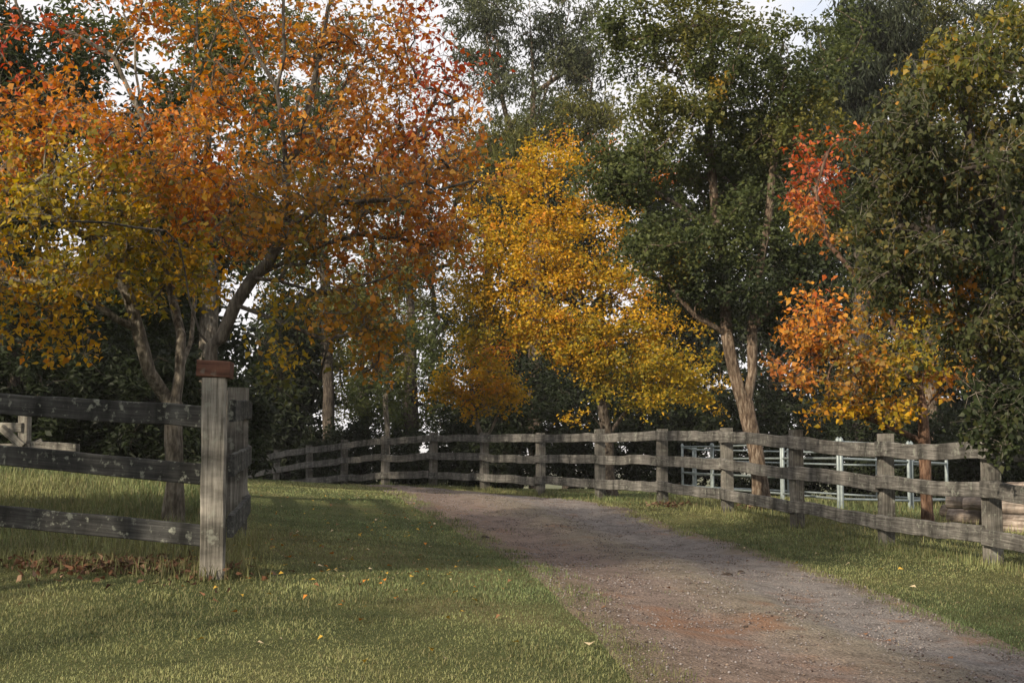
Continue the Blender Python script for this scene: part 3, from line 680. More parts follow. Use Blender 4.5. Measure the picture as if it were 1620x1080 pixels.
# the dark-trunked one right behind the capped post
YB = 11.6; bB = gb(340, YB)
make_tree('tallow_tree', 'autumn tree with a dark forked trunk right behind the capped post, rust and red leaves', 'autumn trees', bB, .050,
    [[bB] + pl(YB, (338, 720), (335, 610), (334, 548)),
     pl(YB, (334, 548), (318, 530), (300, 478), (293, 430), (283, 385, 11.5), (262, 365, 11.4), (215, 360, 11.2), (170, 352, 11.1), (110, 350, 11.0)),
     pl(YB, (334, 548), (350, 535), (372, 482), (400, 440), (426, 415), (447, 372), (456, 330), (452, 260), (446, 195), (438, 140), (405, 85), (375, 30), (352, -20)),
     pl(YB, (438, 140), (450, 90), (448, 20), (450, -40)),
     pl(YB, (452, 260), (474, 235, 11.8), (492, 150, 11.9), (508, 80, 12), (520, 10, 12)),
     pl(YB, (474, 235, 11.8), (515, 190, 12.1), (548, 130, 12.2), (600, 70, 12.2)),
     pl(YB, (426, 415), (470, 350, 11.9), (540, 300, 12.1), (600, 268, 12.2), (670, 200, 12.2), (700, 130, 12.2)),
     pl(YB, (447, 372), (510, 325, 11.4), (580, 318, 11.2), (640, 315, 11.2), (690, 302, 11.1), (750, 285, 11.1)),
     pl(YB, (400, 440), (440, 444, 11.4), (500, 462, 11.3), (545, 458, 11.2), (610, 440, 11.2)),
     pl(YB, (372, 482), (420, 500, 11.5), (470, 520, 11.4), (520, 540, 11.3), (505, 600, 11.3)),
     pl(YB, (400, 440), (480, 400, 11.7), (560, 370, 11.8), (640, 380, 11.8))],
    [pb(480, 340, 120, 80, 11.2, .9, 'orolive', .9), pb(425, 235, 110, 80, 11.7, .9, 'orange', .7), pb(570, 225, 110, 95, 11.9, 1.0, 'rust', .95),
     pb(575, 85, 110, 80, 12.1, 1.0, 'rust', .8), pb(420, 60, 110, 65, 12, .9, 'orange', .6), pb(665, 170, 65, 100, 12.1, .8, 'red', .5),
     pb(705, 265, 55, 50, 11.5, .6, 'rust', .7), pb(610, 390, 95, 60, 11.6, .8, 'rust', .8), pb(560, 490, 90, 65, 11.5, .8, 'orolive', .8),
     pb(470, 560, 60, 50, 11.3, .6, 'yolive', .6), pb(440, 590, 40, 40, 11.6, .4, 'olive', .5), pb(500, 640, 18, 36, 11.3, .25, 'orange', .5), pb(672, 440, 40, 50, 11.7, .5, 'rust', .5),
     pb(440, 470, 75, 40, 11.3, .6, 'yolive', .4), pb(765, 300, 40, 40, 11.4, .5, 'rust', .6), pb(345, 150, 70, 60, 12.1, .6, 'orange', .45),
     pb(640, 20, 60, 45, 12.2, .6, 'red', .5), pb(600, 310, 110, 45, 11.3, .6, 'rust', .8), pb(400, 390, 90, 45, 11.0, .6, 'yolive', .4), pb(620, 540, 45, 50, 11.8, .5, 'orolive', .6), pb(480, -90, 150, 80, 12.1, 1.1, 'rust', .8), pb(690, 350, 60, 60, 11.8, .6, 'rust', .7), pb(715, 200, 50, 60, 12.0, .6, 'rust', .5), pb(725, 400, 30, 60, 11.8, .4, 'rust', .4), pb(520, 600, 30, 40, 11.4, .3, 'yolive', .6), pb(720, 110, 35, 60, 12.2, .5, 'red', .35), pb(590, 600, 30, 40, 11.7, .4, 'orolive', .45)],
    520, 14500, leaf=.056, clump_r=.19, fine=True, rtip=.0035, twigs=7, seed=5, singles=300, bark='bark_mid', droop=.55)
# yellow tree behind the far fence
YF = 30.5; bF = gb(966, 28.5)
make_tree('maple_tree', 'tall golden yellow tree with a dark trunk behind the middle of the far fence', 'autumn trees', bF, .12,
    [[bF] + pl(29, (962, 690), (950, 620), (938, 560), (928, 500), (912, 440), (880, 380), (862, 300), (872, 220)),
     pl(29, (938, 560), (905, 480), (860, 455), (810, 460), (770, 470)), pl(29, (950, 620), (960, 560), (945, 450), (940, 360), (930, 280)),
     pl(29, (950, 620), (1000, 570), (1060, 540), (1100, 500)), pl(29, (962, 690), (1000, 640), (1050, 610), (1100, 620)), pl(29, (962, 690), (940, 660), (925, 640))],
    [pb(885, 225, 75, 38, 29, 1.0, 'orange', .3), pb(850, 320, 70, 45, 28.8, .9, 'gold', .9), pb(940, 430, 80, 50, 28.3, .9, 'gold', .9), pb(1010, 510, 60, 50, 28.2, .9, 'gold', .9), pb(920, 545, 70, 50, 27.9, .8, 'gold', 1), pb(1000, 590, 90, 45, 27.8, .8, 'yolive', .8), pb(850, 420, 90, 60, 28, .8, 'gold', .7), pb(820, 520, 70, 40, 28.4, .9, 'yolive', .8), pb(900, 300, 70, 45, 28.6, .9, 'gold', .8), pb(880, 245, 70, 40, 29, 1.0, 'gold', .8), pb(825, 285, 55, 35, 29, .9, 'gold', .9), pb(905, 360, 100, 52, 28.5, 1.2, 'gold', 1),
     pb(800, 410, 70, 45, 28.5, 1.0, 'gold', 1), pb(765, 480, 45, 42, 28.6, .8, 'yolive', 1), pb(865, 480, 105, 58, 28.2, 1.2, 'gold', 1),
     pb(960, 545, 105, 55, 28, 1.2, 'yolive', .8), pb(1060, 580, 72, 42, 28.2, 1.0, 'yolive', 1), pb(1080, 500, 40, 30, 28.4, .7, 'gold', .9),
     pb(935, 600, 50, 30, 28.3, .7, 'yolive', .8), pb(1035, 630, 55, 24, 28.2, .7, 'yolive', .9), pb(1110, 640, 25, 22, 28.2, .4, 'yolive', .9),
     pb(925, 660, 26, 14, 28.3, .4, 'gold', .8), pb(1045, 285, 30, 20, 28.5, .5, 'orange', .6), pb(985, 440, 70, 45, 28.4, .9, 'gold', .9), pb(960, 230, 40, 25, 28.8, .5, 'orange', .6), pb(748, 430, 42, 65, 28.4, .7, 'yolive', .9), pb(742, 500, 38, 45, 28.4, .6, 'yolive', .9), pb(775, 330, 40, 35, 28.6, .5, 'gold', .7), pb(790, 350, 40, 40, 28.8, .6, 'gold', .6), pb(760, 540, 50, 25, 28.7, .5, 'yolive', .6), pb(1130, 570, 30, 45, 28.4, .5, 'yolive', .6), pb(1000, 330, 50, 40, 28.6, .6, 'gold', .5)],
    430, 40000, leaf=.076, clump_r=.36, flat=.4, seed=7, bark='bark_dark', droop=.35, twigs=7)
# small russet tree left of it
bE = gb(772, 31)
make_tree('maple_tree', 'small orange-gold tree with thin pale stems against the far fence', 'autumn trees', bE, .06,
    [[bE] + pl(31, (765, 700), (750, 650)), pl(31, (765, 700), (790, 650), (800, 610)), pl(31, (750, 650), (745, 600), (750, 560))],
    [pb(752, 600, 55, 50, 30.8, .8, 'gold', 1), pb(700, 612, 28, 28, 30.8, .5, 'gold', .9), pb(795, 622, 36, 36, 30.8, .6, 'gold', 1), pb(740, 650, 36, 20, 30.8, .5, 'gold', .8), pb(770, 560, 40, 30, 31, .5, 'orange', .8)],
    110, 5600, leaf=.08, clump_r=.25, seed=8, bark='bark_grey', twigs=5)
# large green tree with the leaning trunk
YG = 21.5; bG = gb(1206, YG)
make_tree('evergreen_tree', 'big dark green tree with a leaning light brown forked trunk beside the steel pen', 'green trees', bG, .12,
    [[bG] + pl(YG, (1203, 760), (1195, 710), (1185, 665), (1180, 640)),
     pl(YG, (1180, 640), (1160, 580), (1150, 530), (1145, 460, 21.8), (1138, 380, 22), (1128, 290, 22), (1122, 200, 22), (1125, 110, 22), (1135, 20, 22)),
     pl(YG, (1180, 640), (1190, 590), (1190, 520), (1200, 440), (1215, 350), (1225, 250), (1235, 150)),
     pl(YG, (1122, 200, 22), (1095, 160, 22), (1075, 110, 22)), pl(YG, (1138, 380, 22), (1080, 330, 21.6), (1020, 290, 21.4)), pl(YG, (1190, 520), (1250, 450), (1280, 420)),
     pl(YG, (1150, 530), (1100, 500, 21.2), (1050, 440, 21.2))],
    [pb(1100, 50, 130, 75, 22, 1.6, 'olive', .9), pb(1190, 120, 120, 80, 21.6, 1.6, 'green', .9), pb(1050, 190, 85, 50, 21.5, 1.2, 'olive', .8), pb(1170, 250, 110, 70, 22.4, 1.4, 'green', .8),
     pb(1000, 275, 65, 50, 21.2, 1.0, 'green', 1), pb(1250, 210, 85, 75, 21.8, 1.4, 'olive', .8), pb(1075, 395, 90, 60, 21.3, 1.2, 'green', 1), pb(1210, 350, 95, 70, 21.8, 1.4, 'green', .9),
     pb(1150, 450, 110, 60, 21.6, 1.4, 'dgreen', 1), pb(1030, 390, 45, 50, 21.2, .8, 'green', .8), pb(1265, 440, 65, 60, 21.8, 1.0, 'dgreen', 1), pb(955, 275, 50, 45, 21.2, .6, 'green', .8),
     pb(1245, 505, 45, 40, 22.2, .8, 'dgreen', .7), pb(1110, 300, 70, 50, 22.6, 1.0, 'green', .6), pb(990, 60, 50, 70, 22, 1.0, 'green', .8), pb(1060, 430, 30, 30, 21.1, .4, 'ygreen', .5), pb(1300, 330, 50, 50, 22.2, .8, 'olive', .7), pb(1330, 60, 50, 60, 22.4, .9, 'green', .7), pb(1120, 160, 50, 40, 21, .6, 'ygreen', .5)],
    700, 78000, leaf=.074, clump_r=.29, seed=9, bark='bark_brown', droop=.4, twigs=5)
# right orange tree with the red-brown trunk
YJ = 17.3; bJ = gb(1467, YJ)
make_tree('tallow_tree', 'small orange and gold tree on a thin red-brown trunk behind the fence, near the logs', 'autumn trees', bJ, .072,
    [[bJ] + pl(YJ, (1464, 760), (1462, 700), (1460, 650), (1452, 600), (1430, 540), (1390, 480), (1350, 432), (1310, 385), (1290, 300), (1310, 240)),
     pl(YJ, (1460, 650), (1485, 620), (1500, 570)), pl(YJ, (1452, 600), (1400, 590), (1340, 570), (1280, 560)), pl(YJ, (1462, 700), (1420, 680), (1370, 660), (1300, 640))],
    [pb(1290, 510, 50, 55, 17.1, .6, 'orange', .8), pb(1350, 565, 75, 58, 16.9, .7, 'orolive', .8), pb(1255, 590, 50, 38, 17, .5, 'rust', .8), pb(1430, 565, 80, 58, 16.9, .7, 'yolive', .8), pb(1380, 480, 60, 30, 17.2, .5, 'orolive', .4),
     pb(1330, 645, 50, 20, 17, .4, 'gold', .8), pb(1430, 645, 55, 25, 16.9, .5, 'gold', .8), pb(1495, 590, 30, 50, 17.1, .5, 'rust', .8), pb(1285, 275, 60, 58, 17.6, .6, 'red', .26),
     pb(1280, 345, 55, 45, 17.5, .5, 'rust', .24), pb(1340, 222, 42, 28, 17.6, .4, 'red', .3), pb(1200, 358, 16, 16, 17.4, .2, 'orange', .5), pb(1310, 370, 35, 20, 17.4, .3, 'rust', .6)],
    230, 5600, leaf=.07, clump_r=.2, fine=True, twigs=5, rtip=.003, seed=12, singles=300, bark='bark_red', droop=.55)
# the big dark tree reaching in on the right
YI = 13.2; bI = gb(1760, 14.5)
make_tree('evergreen_tree', 'broad dense dark green tree with few yellow leaves hanging over the fence end', 'green trees', bI, .2,
    [[bI] + pl(14.3, (1755, 760), (1730, 620)), pl(14, (1730, 620), (1670, 480), (1600, 380, 13.6), (1570, 320, 13.4), (1540, 240, 13.3), (1520, 150, 13.3), (1540, 60, 13.4)),
     pl(14, (1730, 620), (1710, 450), (1680, 280), (1650, 150), (1640, 40)), pl(14, (1670, 480), (1580, 430, 13.4), (1500, 400, 13.2), (1440, 360, 13.1)),
     pl(14, (1600, 380, 13.6), (1520, 320, 13.2), (1440, 260, 13.1)), pl(14, (1730, 620), (1650, 580, 13.3), (1590, 560, 13), (1540, 540, 13)), pl(14, (1650, 580, 13.3), (1600, 640, 12.9), (1570, 680, 12.8))],
    [pb(1500, 140, 95, 60, 13.3, 1.1, 'ygreen', .8), pb(1560, 70, 70, 40, 13.6, .9, 'ygreen', .7), pb(1425, 235, 78, 70, 13, 1.0, 'dgold', 1), pb(1520, 270, 95, 75, 12.8, 1.1, 'dgold', 1),
     pb(1610, 200, 80, 90, 13.1, 1.2, 'dgold', 1), pb(1395, 340, 58, 52, 13.1, .8, 'dgold', 1), pb(1590, 400, 80, 70, 13.0, 1.1, 'dgreen', .7), pb(1450, 410, 80, 58, 13.1, .9, 'dgold', 1),
     pb(1560, 520, 80, 65, 13, 1.0, 'dgold', .9), pb(1590, 630, 58, 58, 12.8, .7, 'dgreen', 1), pb(1565, 695, 42, 30, 12.7, .4, 'dgreen', 1), pb(1680, 400, 90, 200, 13.6, 1.3, 'dgreen', .8),
     pb(1480, 480, 70, 40, 13.3, .7, 'orolive', .5), pb(1650, 60, 80, 60, 13.6, 1.0, 'ygreen', .8), pb(1395, 440, 35, 30, 13.2, .5, 'dgold', .9), pb(1440, 190, 50, 50, 13.0, .6, 'dgold', 1), pb(1660, 620, 50, 80, 13, .8, 'dgreen', .9)],
    560, 36000, leaf=.063, clump_r=.22, fine=True, twigs=5, seed=13, singles=300, bark='bark_dark', droop=1.0)

def far_tree(name, label, px, Y, trunk_pts, blobs, n, nl, r0=.2, leaf=.13, width=.8, cr=.5, bark='bark_dark', seed=1, droop=.4, group='trees beyond the fence', cat='tree', rd=1.6):
    b = gb(px, Y)
    make_tree(name, label, group, b, r0, [[b] + pl(Y, *trunk_pts[0])] + [pl(Y, *t) for t in trunk_pts[1:]], [pb(x, y, rx, ry, Y, rd, p, w) for x, y, rx, ry, p, w in blobs],
              n, nl, leaf=leaf, width=width, clump_r=cr, seed=seed, bark=bark, droop=droop, twigs=5, step=.6, rtip=.008, cat=cat)
# tall gum trees
far_tree('gum_tree', 'tall gum with a straight brown trunk and airy grey-green foliage behind the yellow tree', 846, 44,
    [[(846, 500), (845, 300), (843, 150), (838, 0), (836, -80)], [(845, 200), (880, 100), (900, 20)], [(845, 300), (800, 180), (770, 60)], [(843, 150), (930, 90), (960, 60)]],
    [(760, 20, 55, 35, 'grey', .6), (800, 150, 50, 45, 'grey', .7), (850, 60, 55, 50, 'dgrey', .5), (905, 110, 50, 50, 'grey', .6), (945, 190, 40, 45, 'olive', .7), (800, 232, 60, 40, 'olive', .9),
     (880, 200, 60, 25, 'olive', .7), (910, 20, 60, 40, 'grey', .6), (780, 90, 50, 50, 'grey', .5), (850, 300, 90, 50, 'dgreen', 1)], 240, 30000, .19, .2, .32, .55, 'bark_brown', 21, 1.0)
far_tree('gum_tree', 'gum tree with a thick dark trunk rising behind the far bend of the fence', 650, 40,
    [[(650, 640), (650, 540), (648, 400), (645, 250)], [(648, 400), (690, 330), (710, 280)], [(650, 540), (600, 480), (580, 440)], [(648, 450), (690, 500)]],
    [(690, 560, 30, 55, 'green', .7), (600, 560, 30, 45, 'olive', .5), (640, 430, 50, 50, 'olive', .6), (640, 300, 50, 60, 'grey', .6), (560, 470, 40, 60, 'olive', .7), (700, 640, 30, 40, 'green', .8), (615, 650, 40, 35, 'green', .55)],
    130, 14000, .22, .16, .5, .45, 'bark_dark', 22, .7)
far_tree('slender_tree', 'slender tree with a thin pale grey trunk standing just behind a fence post', 612, 34.5,
    [[(613, 680), (612, 600), (610, 520), (600, 450)], [(612, 600), (580, 560), (560, 530)], [(612, 620), (640, 590)]],
    [(575, 540, 30, 35, 'olive', .7), (625, 520, 35, 30, 'green', .7), (590, 620, 35, 30, 'green', .6), (640, 600, 20, 30, 'olive', .6)], 70, 6000, .06, .11, .7, .32, 'bark_grey', 23)
far_tree('she_oak_tree', 'weeping grey-green tree with drooping needle foliage between the big green crowns', 1360, 36,
    [[(1362, 500), (1365, 300), (1368, 150), (1370, 0)], [(1365, 300), (1320, 200), (1300, 150)], [(1368, 250), (1420, 150)]],
    [(1370, 50, 75, 50, 'dgrey', 1), (1330, 140, 80, 50, 'dgrey', 1), (1420, 130, 50, 50, 'dgrey', .9), (1300, 220, 50, 45, 'dgrey', .8), (1380, 230, 60, 50, 'dgrey', .8), (1370, 330, 80, 70, 'dgreen', 1)],
    190, 30000, .2, .26, .15, .5, 'bark_dark', 24, 1.8)
far_tree('gum_tree', 'high gum with loose light green top above the weeping grey-green tree', 1470, 42,
    [[(1470, 400), (1460, 200), (1455, 50), (1450, -60)], [(1460, 200), (1400, 60)], [(1460, 200), (1540, 60)]],
    [(1400, 15, 60, 30, 'grey', .7), (1470, 10, 60, 40, 'olive', .7), (1550, 10, 60, 40, 'grey', .6), (1430, 90, 40, 40, 'olive', .6), (1500, 120, 80, 80, 'dgreen', .7)], 140, 18000, .2, .18, .4, .5, 'bark_brown', 25, .9)
far_tree('conifer_tree', 'very dark evergreen showing behind the upper left of the autumn tree', 10, 23,
    [[(10, 500), (12, 300), (15, 100), (15, -40)], [(12, 300), (80, 200)], [(12, 300), (-60, 200)]],
    [(30, 50, 90, 70, 'dgreen', 1), (60, 160, 100, 90, 'dgreen', 1), (20, 320, 130, 110, 'dgreen', 1), (-60, 150, 90, 150, 'dgreen', .8), (30, 480, 120, 70, 'dgreen', 1)], 190, 26000, .22, .13, .7, .5, 'bark_dark', 26)
far_tree('evergreen_tree', 'mid green tree standing behind the pale-trunked autumn tree', 330, 24,
    [[(330, 560), (332, 400), (330, 200), (335, 0)], [(332, 400), (250, 280), (200, 230)], [(332, 400), (420, 250)]],
    [(330, 110, 90, 90, 'olive', 1), (150, 60, 80, 60, 'green', .8), (420, 200, 80, 80, 'green', .8), (250, 260, 100, 90, 'dgreen', 1), (330, 350, 130, 90, 'dgreen', 1), (200, 470, 120, 60, 'dgreen', 1)], 200, 26000, .15, .13, .7, .5, 'bark_grey', 27)
# the wood behind: separate dark trees
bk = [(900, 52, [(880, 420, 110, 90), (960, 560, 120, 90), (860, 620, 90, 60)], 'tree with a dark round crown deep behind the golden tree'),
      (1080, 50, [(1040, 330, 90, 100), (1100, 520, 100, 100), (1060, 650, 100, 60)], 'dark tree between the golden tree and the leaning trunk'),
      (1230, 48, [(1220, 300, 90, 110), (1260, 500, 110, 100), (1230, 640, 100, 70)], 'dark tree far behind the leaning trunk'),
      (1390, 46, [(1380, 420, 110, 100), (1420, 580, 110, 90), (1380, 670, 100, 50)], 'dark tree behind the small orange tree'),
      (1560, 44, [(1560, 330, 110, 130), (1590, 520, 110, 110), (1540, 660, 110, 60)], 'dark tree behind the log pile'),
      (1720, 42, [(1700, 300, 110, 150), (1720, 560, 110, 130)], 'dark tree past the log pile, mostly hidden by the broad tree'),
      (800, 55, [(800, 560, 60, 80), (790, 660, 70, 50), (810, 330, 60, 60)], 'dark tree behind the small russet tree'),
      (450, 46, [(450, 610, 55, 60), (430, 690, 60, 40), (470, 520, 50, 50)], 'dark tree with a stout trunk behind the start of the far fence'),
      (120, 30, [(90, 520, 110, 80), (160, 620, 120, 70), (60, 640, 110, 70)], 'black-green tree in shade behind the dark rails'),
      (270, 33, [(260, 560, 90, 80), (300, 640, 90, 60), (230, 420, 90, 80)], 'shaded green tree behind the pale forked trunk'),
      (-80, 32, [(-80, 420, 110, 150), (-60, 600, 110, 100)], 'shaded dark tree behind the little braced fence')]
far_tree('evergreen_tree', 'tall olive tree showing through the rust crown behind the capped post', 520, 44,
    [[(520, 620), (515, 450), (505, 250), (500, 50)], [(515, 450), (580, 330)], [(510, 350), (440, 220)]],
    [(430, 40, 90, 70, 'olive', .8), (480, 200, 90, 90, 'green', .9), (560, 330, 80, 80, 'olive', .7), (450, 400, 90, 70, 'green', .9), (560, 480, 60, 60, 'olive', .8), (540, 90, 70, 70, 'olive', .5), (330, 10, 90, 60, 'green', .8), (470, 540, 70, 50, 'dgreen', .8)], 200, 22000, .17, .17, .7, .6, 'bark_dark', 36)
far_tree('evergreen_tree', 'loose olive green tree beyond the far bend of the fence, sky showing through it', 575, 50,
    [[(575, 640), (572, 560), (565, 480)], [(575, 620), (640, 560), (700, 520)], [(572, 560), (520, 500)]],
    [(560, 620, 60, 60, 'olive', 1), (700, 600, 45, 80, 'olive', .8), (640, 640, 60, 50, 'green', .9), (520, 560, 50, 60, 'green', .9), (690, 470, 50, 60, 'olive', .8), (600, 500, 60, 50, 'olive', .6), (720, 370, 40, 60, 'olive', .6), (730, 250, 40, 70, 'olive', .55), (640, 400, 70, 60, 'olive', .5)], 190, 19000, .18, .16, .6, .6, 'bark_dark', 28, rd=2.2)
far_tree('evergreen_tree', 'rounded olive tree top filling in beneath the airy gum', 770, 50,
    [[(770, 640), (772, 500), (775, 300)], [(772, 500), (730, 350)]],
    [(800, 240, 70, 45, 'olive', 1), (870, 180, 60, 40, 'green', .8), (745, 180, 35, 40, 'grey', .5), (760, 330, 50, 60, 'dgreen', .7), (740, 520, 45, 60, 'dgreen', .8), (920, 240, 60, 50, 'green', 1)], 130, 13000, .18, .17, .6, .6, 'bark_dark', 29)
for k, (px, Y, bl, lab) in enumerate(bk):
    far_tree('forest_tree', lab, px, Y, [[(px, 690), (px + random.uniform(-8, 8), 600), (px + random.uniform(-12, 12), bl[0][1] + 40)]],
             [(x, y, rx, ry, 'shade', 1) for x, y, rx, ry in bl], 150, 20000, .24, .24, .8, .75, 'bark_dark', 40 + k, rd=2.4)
# shrubs under the trees
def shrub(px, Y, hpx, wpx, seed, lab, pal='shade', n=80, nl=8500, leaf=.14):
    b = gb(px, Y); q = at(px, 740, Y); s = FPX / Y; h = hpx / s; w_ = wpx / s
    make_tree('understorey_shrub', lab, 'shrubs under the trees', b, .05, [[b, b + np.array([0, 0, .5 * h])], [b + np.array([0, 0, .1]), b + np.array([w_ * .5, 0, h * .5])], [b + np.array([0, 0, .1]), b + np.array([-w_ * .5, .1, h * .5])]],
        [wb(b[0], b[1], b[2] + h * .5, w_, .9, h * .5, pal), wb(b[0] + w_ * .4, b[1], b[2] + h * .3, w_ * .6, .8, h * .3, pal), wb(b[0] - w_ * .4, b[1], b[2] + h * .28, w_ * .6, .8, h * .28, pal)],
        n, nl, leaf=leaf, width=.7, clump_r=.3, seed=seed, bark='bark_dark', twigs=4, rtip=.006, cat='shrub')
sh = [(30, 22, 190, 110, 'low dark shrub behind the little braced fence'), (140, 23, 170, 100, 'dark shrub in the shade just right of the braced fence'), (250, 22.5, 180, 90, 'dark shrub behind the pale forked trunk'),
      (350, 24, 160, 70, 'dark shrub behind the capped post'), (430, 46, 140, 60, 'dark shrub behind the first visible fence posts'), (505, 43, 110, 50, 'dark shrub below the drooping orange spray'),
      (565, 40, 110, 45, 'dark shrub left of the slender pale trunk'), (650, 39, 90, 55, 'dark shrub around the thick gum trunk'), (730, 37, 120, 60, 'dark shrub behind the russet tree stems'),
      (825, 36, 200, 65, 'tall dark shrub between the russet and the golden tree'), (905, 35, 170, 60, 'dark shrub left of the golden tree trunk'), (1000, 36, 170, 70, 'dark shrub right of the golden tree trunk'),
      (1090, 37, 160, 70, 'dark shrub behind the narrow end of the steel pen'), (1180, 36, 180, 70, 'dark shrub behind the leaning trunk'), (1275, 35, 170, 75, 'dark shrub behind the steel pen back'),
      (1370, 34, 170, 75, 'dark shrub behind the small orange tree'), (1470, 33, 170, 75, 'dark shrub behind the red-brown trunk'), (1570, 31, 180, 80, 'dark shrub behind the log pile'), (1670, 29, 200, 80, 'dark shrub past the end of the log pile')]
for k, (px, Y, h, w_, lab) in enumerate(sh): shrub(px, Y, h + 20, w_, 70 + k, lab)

# trees to the left of and behind the viewer; their shade falls across lawn and drive
off = [(-6.5, 4.9, 9.4, 2.0, 'leafy tree left of the lawn whose shade lies across the drive'), (-3.6, -1.8, 10.6, 2.3, 'leafy tree behind the viewpoint on the lawn side'),
       (1.5, -6.5, 9.0, 2.2, 'leafy tree behind the viewpoint beside the drive'), (-6.9, 6.2, 6.6, 1.9, 'low leafy tree along the left fence line'), (-8.8, 15.2, 9.4, 2.3, 'tall leafy tree up the slope on the left'),
       (-8.7, 8.0, 6.2, 1.8, 'lowest leafy tree outside the left fence'), (-12.5, 24, 10, 2.6, 'tall leafy tree on the crest at the left')]
for k, (x, y, h, rr, lab) in enumerate(off):
    b = np.array([x, y, gz(x, y) - .06])
    make_tree('shade_tree', lab, 'trees beside and behind the viewpoint', b, .17, [[b, b + np.array([0, 0, 1.6]), b + np.array([.1, .1, h * .75])], [b + np.array([0, 0, 1.6]), b + np.array([rr * .6, .2, h * .55])], [b + np.array([0, 0, 1.6]), b + np.array([-rr * .6, -.2, h * .6])]],
        [wb(x, y, b[2] + h * .72, rr, rr, h * .25, 'green'), wb(x + .5 * rr, y + .4 * rr, b[2] + h * .62, rr * .7, rr * .7, h * .15, 'green'), wb(x - .5 * rr, y - .4 * rr, b[2] + h * .64, rr * .7, rr * .7, h * .15, 'green')] + ([wb(x, y, b[2] + 2.7, rr * 1.25, rr * 1.25, 1.3, 'green', .14)] if k == 0 else []),
        130, 11000, leaf=.13, clump_r=.42, seed=110 + k, bark='bark_grey', twigs=5, step=.5)

# ------------------------------------------------------------------ grass
def blades(P, h, w, r, C, bend=.5):
    n = len(P); a = r.uniform(0, 2 * math.pi, n); d = np.c_[np.cos(a), np.sin(a), np.zeros(n)]; s = np.c_[-np.sin(a), np.cos(a), np.zeros(n)]
    k = r.uniform(.1, 1, n)[:, None] * bend
    up = np.array([0, 0, 1.])
    v0 = P - s * w[:, None] / 2; v1 = P + s * w[:, None] / 2; mid = P + up * (h * .6)[:, None] + d * k * (h * .35)[:, None]
    v2 = mid - s * w[:, None] * .35; v3 = mid + s * w[:, None] * .35; v4 = P + up * (h * (1 - .3 * k[:, 0]))[:, None] + d * k * h[:, None]
    V = np.stack([v0, v1, v2, v3, v4], 1).reshape(-1, 3); b_ = np.arange(n)[:, None] * 5
    T = np.stack([b_ + np.array([0, 1, 3]), b_ + np.array([0, 3, 2]), b_ + np.array([2, 3, 4])], 1).reshape(-1, 3)
    return V, T, np.repeat(C, 5, 0)
r = np.random.default_rng(77)
def grass_col(x, y, r, dry=0.):
    n = len(x); t = np.clip(.5 + .5 * snoise(x, y, .9, 3) + .22 * r.normal(size=n) + dry, 0, 1)[:, None]
    t2 = np.clip(.5 + .45 * snoise(x, y, 2.6, 5) + .4 * snoise(x, y, 8, 6), 0, 1)[:, None]
    g = np.array([.108, .145, .060]) * (1 - t) + np.array([.21, .21, .088]) * t
    g = g * (.68 + .62 * t2); dead = (r.uniform(size=n) < .09 + .1 * t[:, 0])[:, None]
    g = np.where(dead, np.array([.2, .175, .085]), g); return g * r.uniform(.7, 1.3, (n, 1))
Vs, Ts, Cs = [], [], []; nv = 0
for Y0, Y1 in [(5.6, 7), (7, 8.5), (8.5, 10.5), (10.5, 13), (13, 16), (16, 20), (20, 25), (25, 32), (32, 42)]:
    Ym = (Y0 + Y1) / 2; dens = 5200 * (7. / Ym) ** 1.75; xw = .40 * Y1 + .6
    n = int(dens * 2 * xw * (Y1 - Y0)); x = r.uniform(-xw, xw, n); y = r.uniform(Y0, Y1, n)
    ir = in_road(x, y); ed = edge_dist(x, y); jag = .12 + .30 * np.clip(snoise(x, y, 4, 9) + .4 * snoise(x, y, 11, 10), -1, 1)
    # thin growth on the crown of the drive as well
    keep = np.where(ir, ed < jag * r.uniform(0, 1, n), (ed > .5 * r.uniform(0, 1, n) ** 1.5 - .25 - jag))
    x, y = x[keep], y[keep]; n = len(x)
    h = r.uniform(.010, .026, n) * (1 + .35 * snoise(x, y, 1.5, 13) + .55 * np.clip(snoise(x, y, 7, 14), 0, 1)).clip(.55, 2.2); w = np.maximum(.0036, Ym * .00050) * r.uniform(.7, 1.3, n)
    if Ym > 14: h *= 1.15
    P = np.c_[x, y, ground(x, y) - .004]
    V, T, C = blades(P, h, w, r, grass_col(x, y, r), 1.6); Vs.append(V); Ts.append(T + nv); Cs.append(C); nv += len(V)
gl = tri_mesh('lawn_grass', np.concatenate(Vs), np.concatenate(Ts), np.concatenate(Cs))
tag(link('lawn_grass', gl, None, M['grass']), 'short mown green lawn grass on both sides of the drive', 'grass', kind='stuff')
# long grass along the fences, round posts and behind the left fence
Vs, Ts, Cs = [], [], []; nv = 0
def long_grass(x, y, h0, h1, wd=.006, dry=0., bend=.8):
    global nv
    n = len(x); P = np.c_[x, y, ground(x, y) - .005]; h = r.uniform(h0, h1, n); w = np.maximum(wd, y * .0005) * r.uniform(.7, 1.3, n)
    V, T, C = blades(P, h, w, r, grass_col(x, y, r, dry) * .9, bend); Vs.append(V); Ts.append(T + nv); Cs.append(C); nv += len(V)
for i in range(len(FP) - 1):
    a, b = FP[i], FP[i + 1]; n = int(1500 * (16 / a[1]) ** .6); t = r.uniform(0, 1, n); o_ = r.normal(size=n) * .16
    keepn = r.uniform(size=n) < .35 + .65 * (snoise(t * 2.4 + i * 2.4, t * 0, 3, 4) > 0)
    x = a[0] + (b[0] - a[0]) * t + o_; y = a[1] + (b[1] - a[1]) * t + r.normal(size=n) * .1; k_ = keepn & ~in_road(x, y)
    long_grass(x[k_], y[k_], .035, .11)
    for _ in range(1):
        n = 90; long_grass(a[0] + r.normal(size=n) * .13, a[1] + r.normal(size=n) * .13, .06, .2)
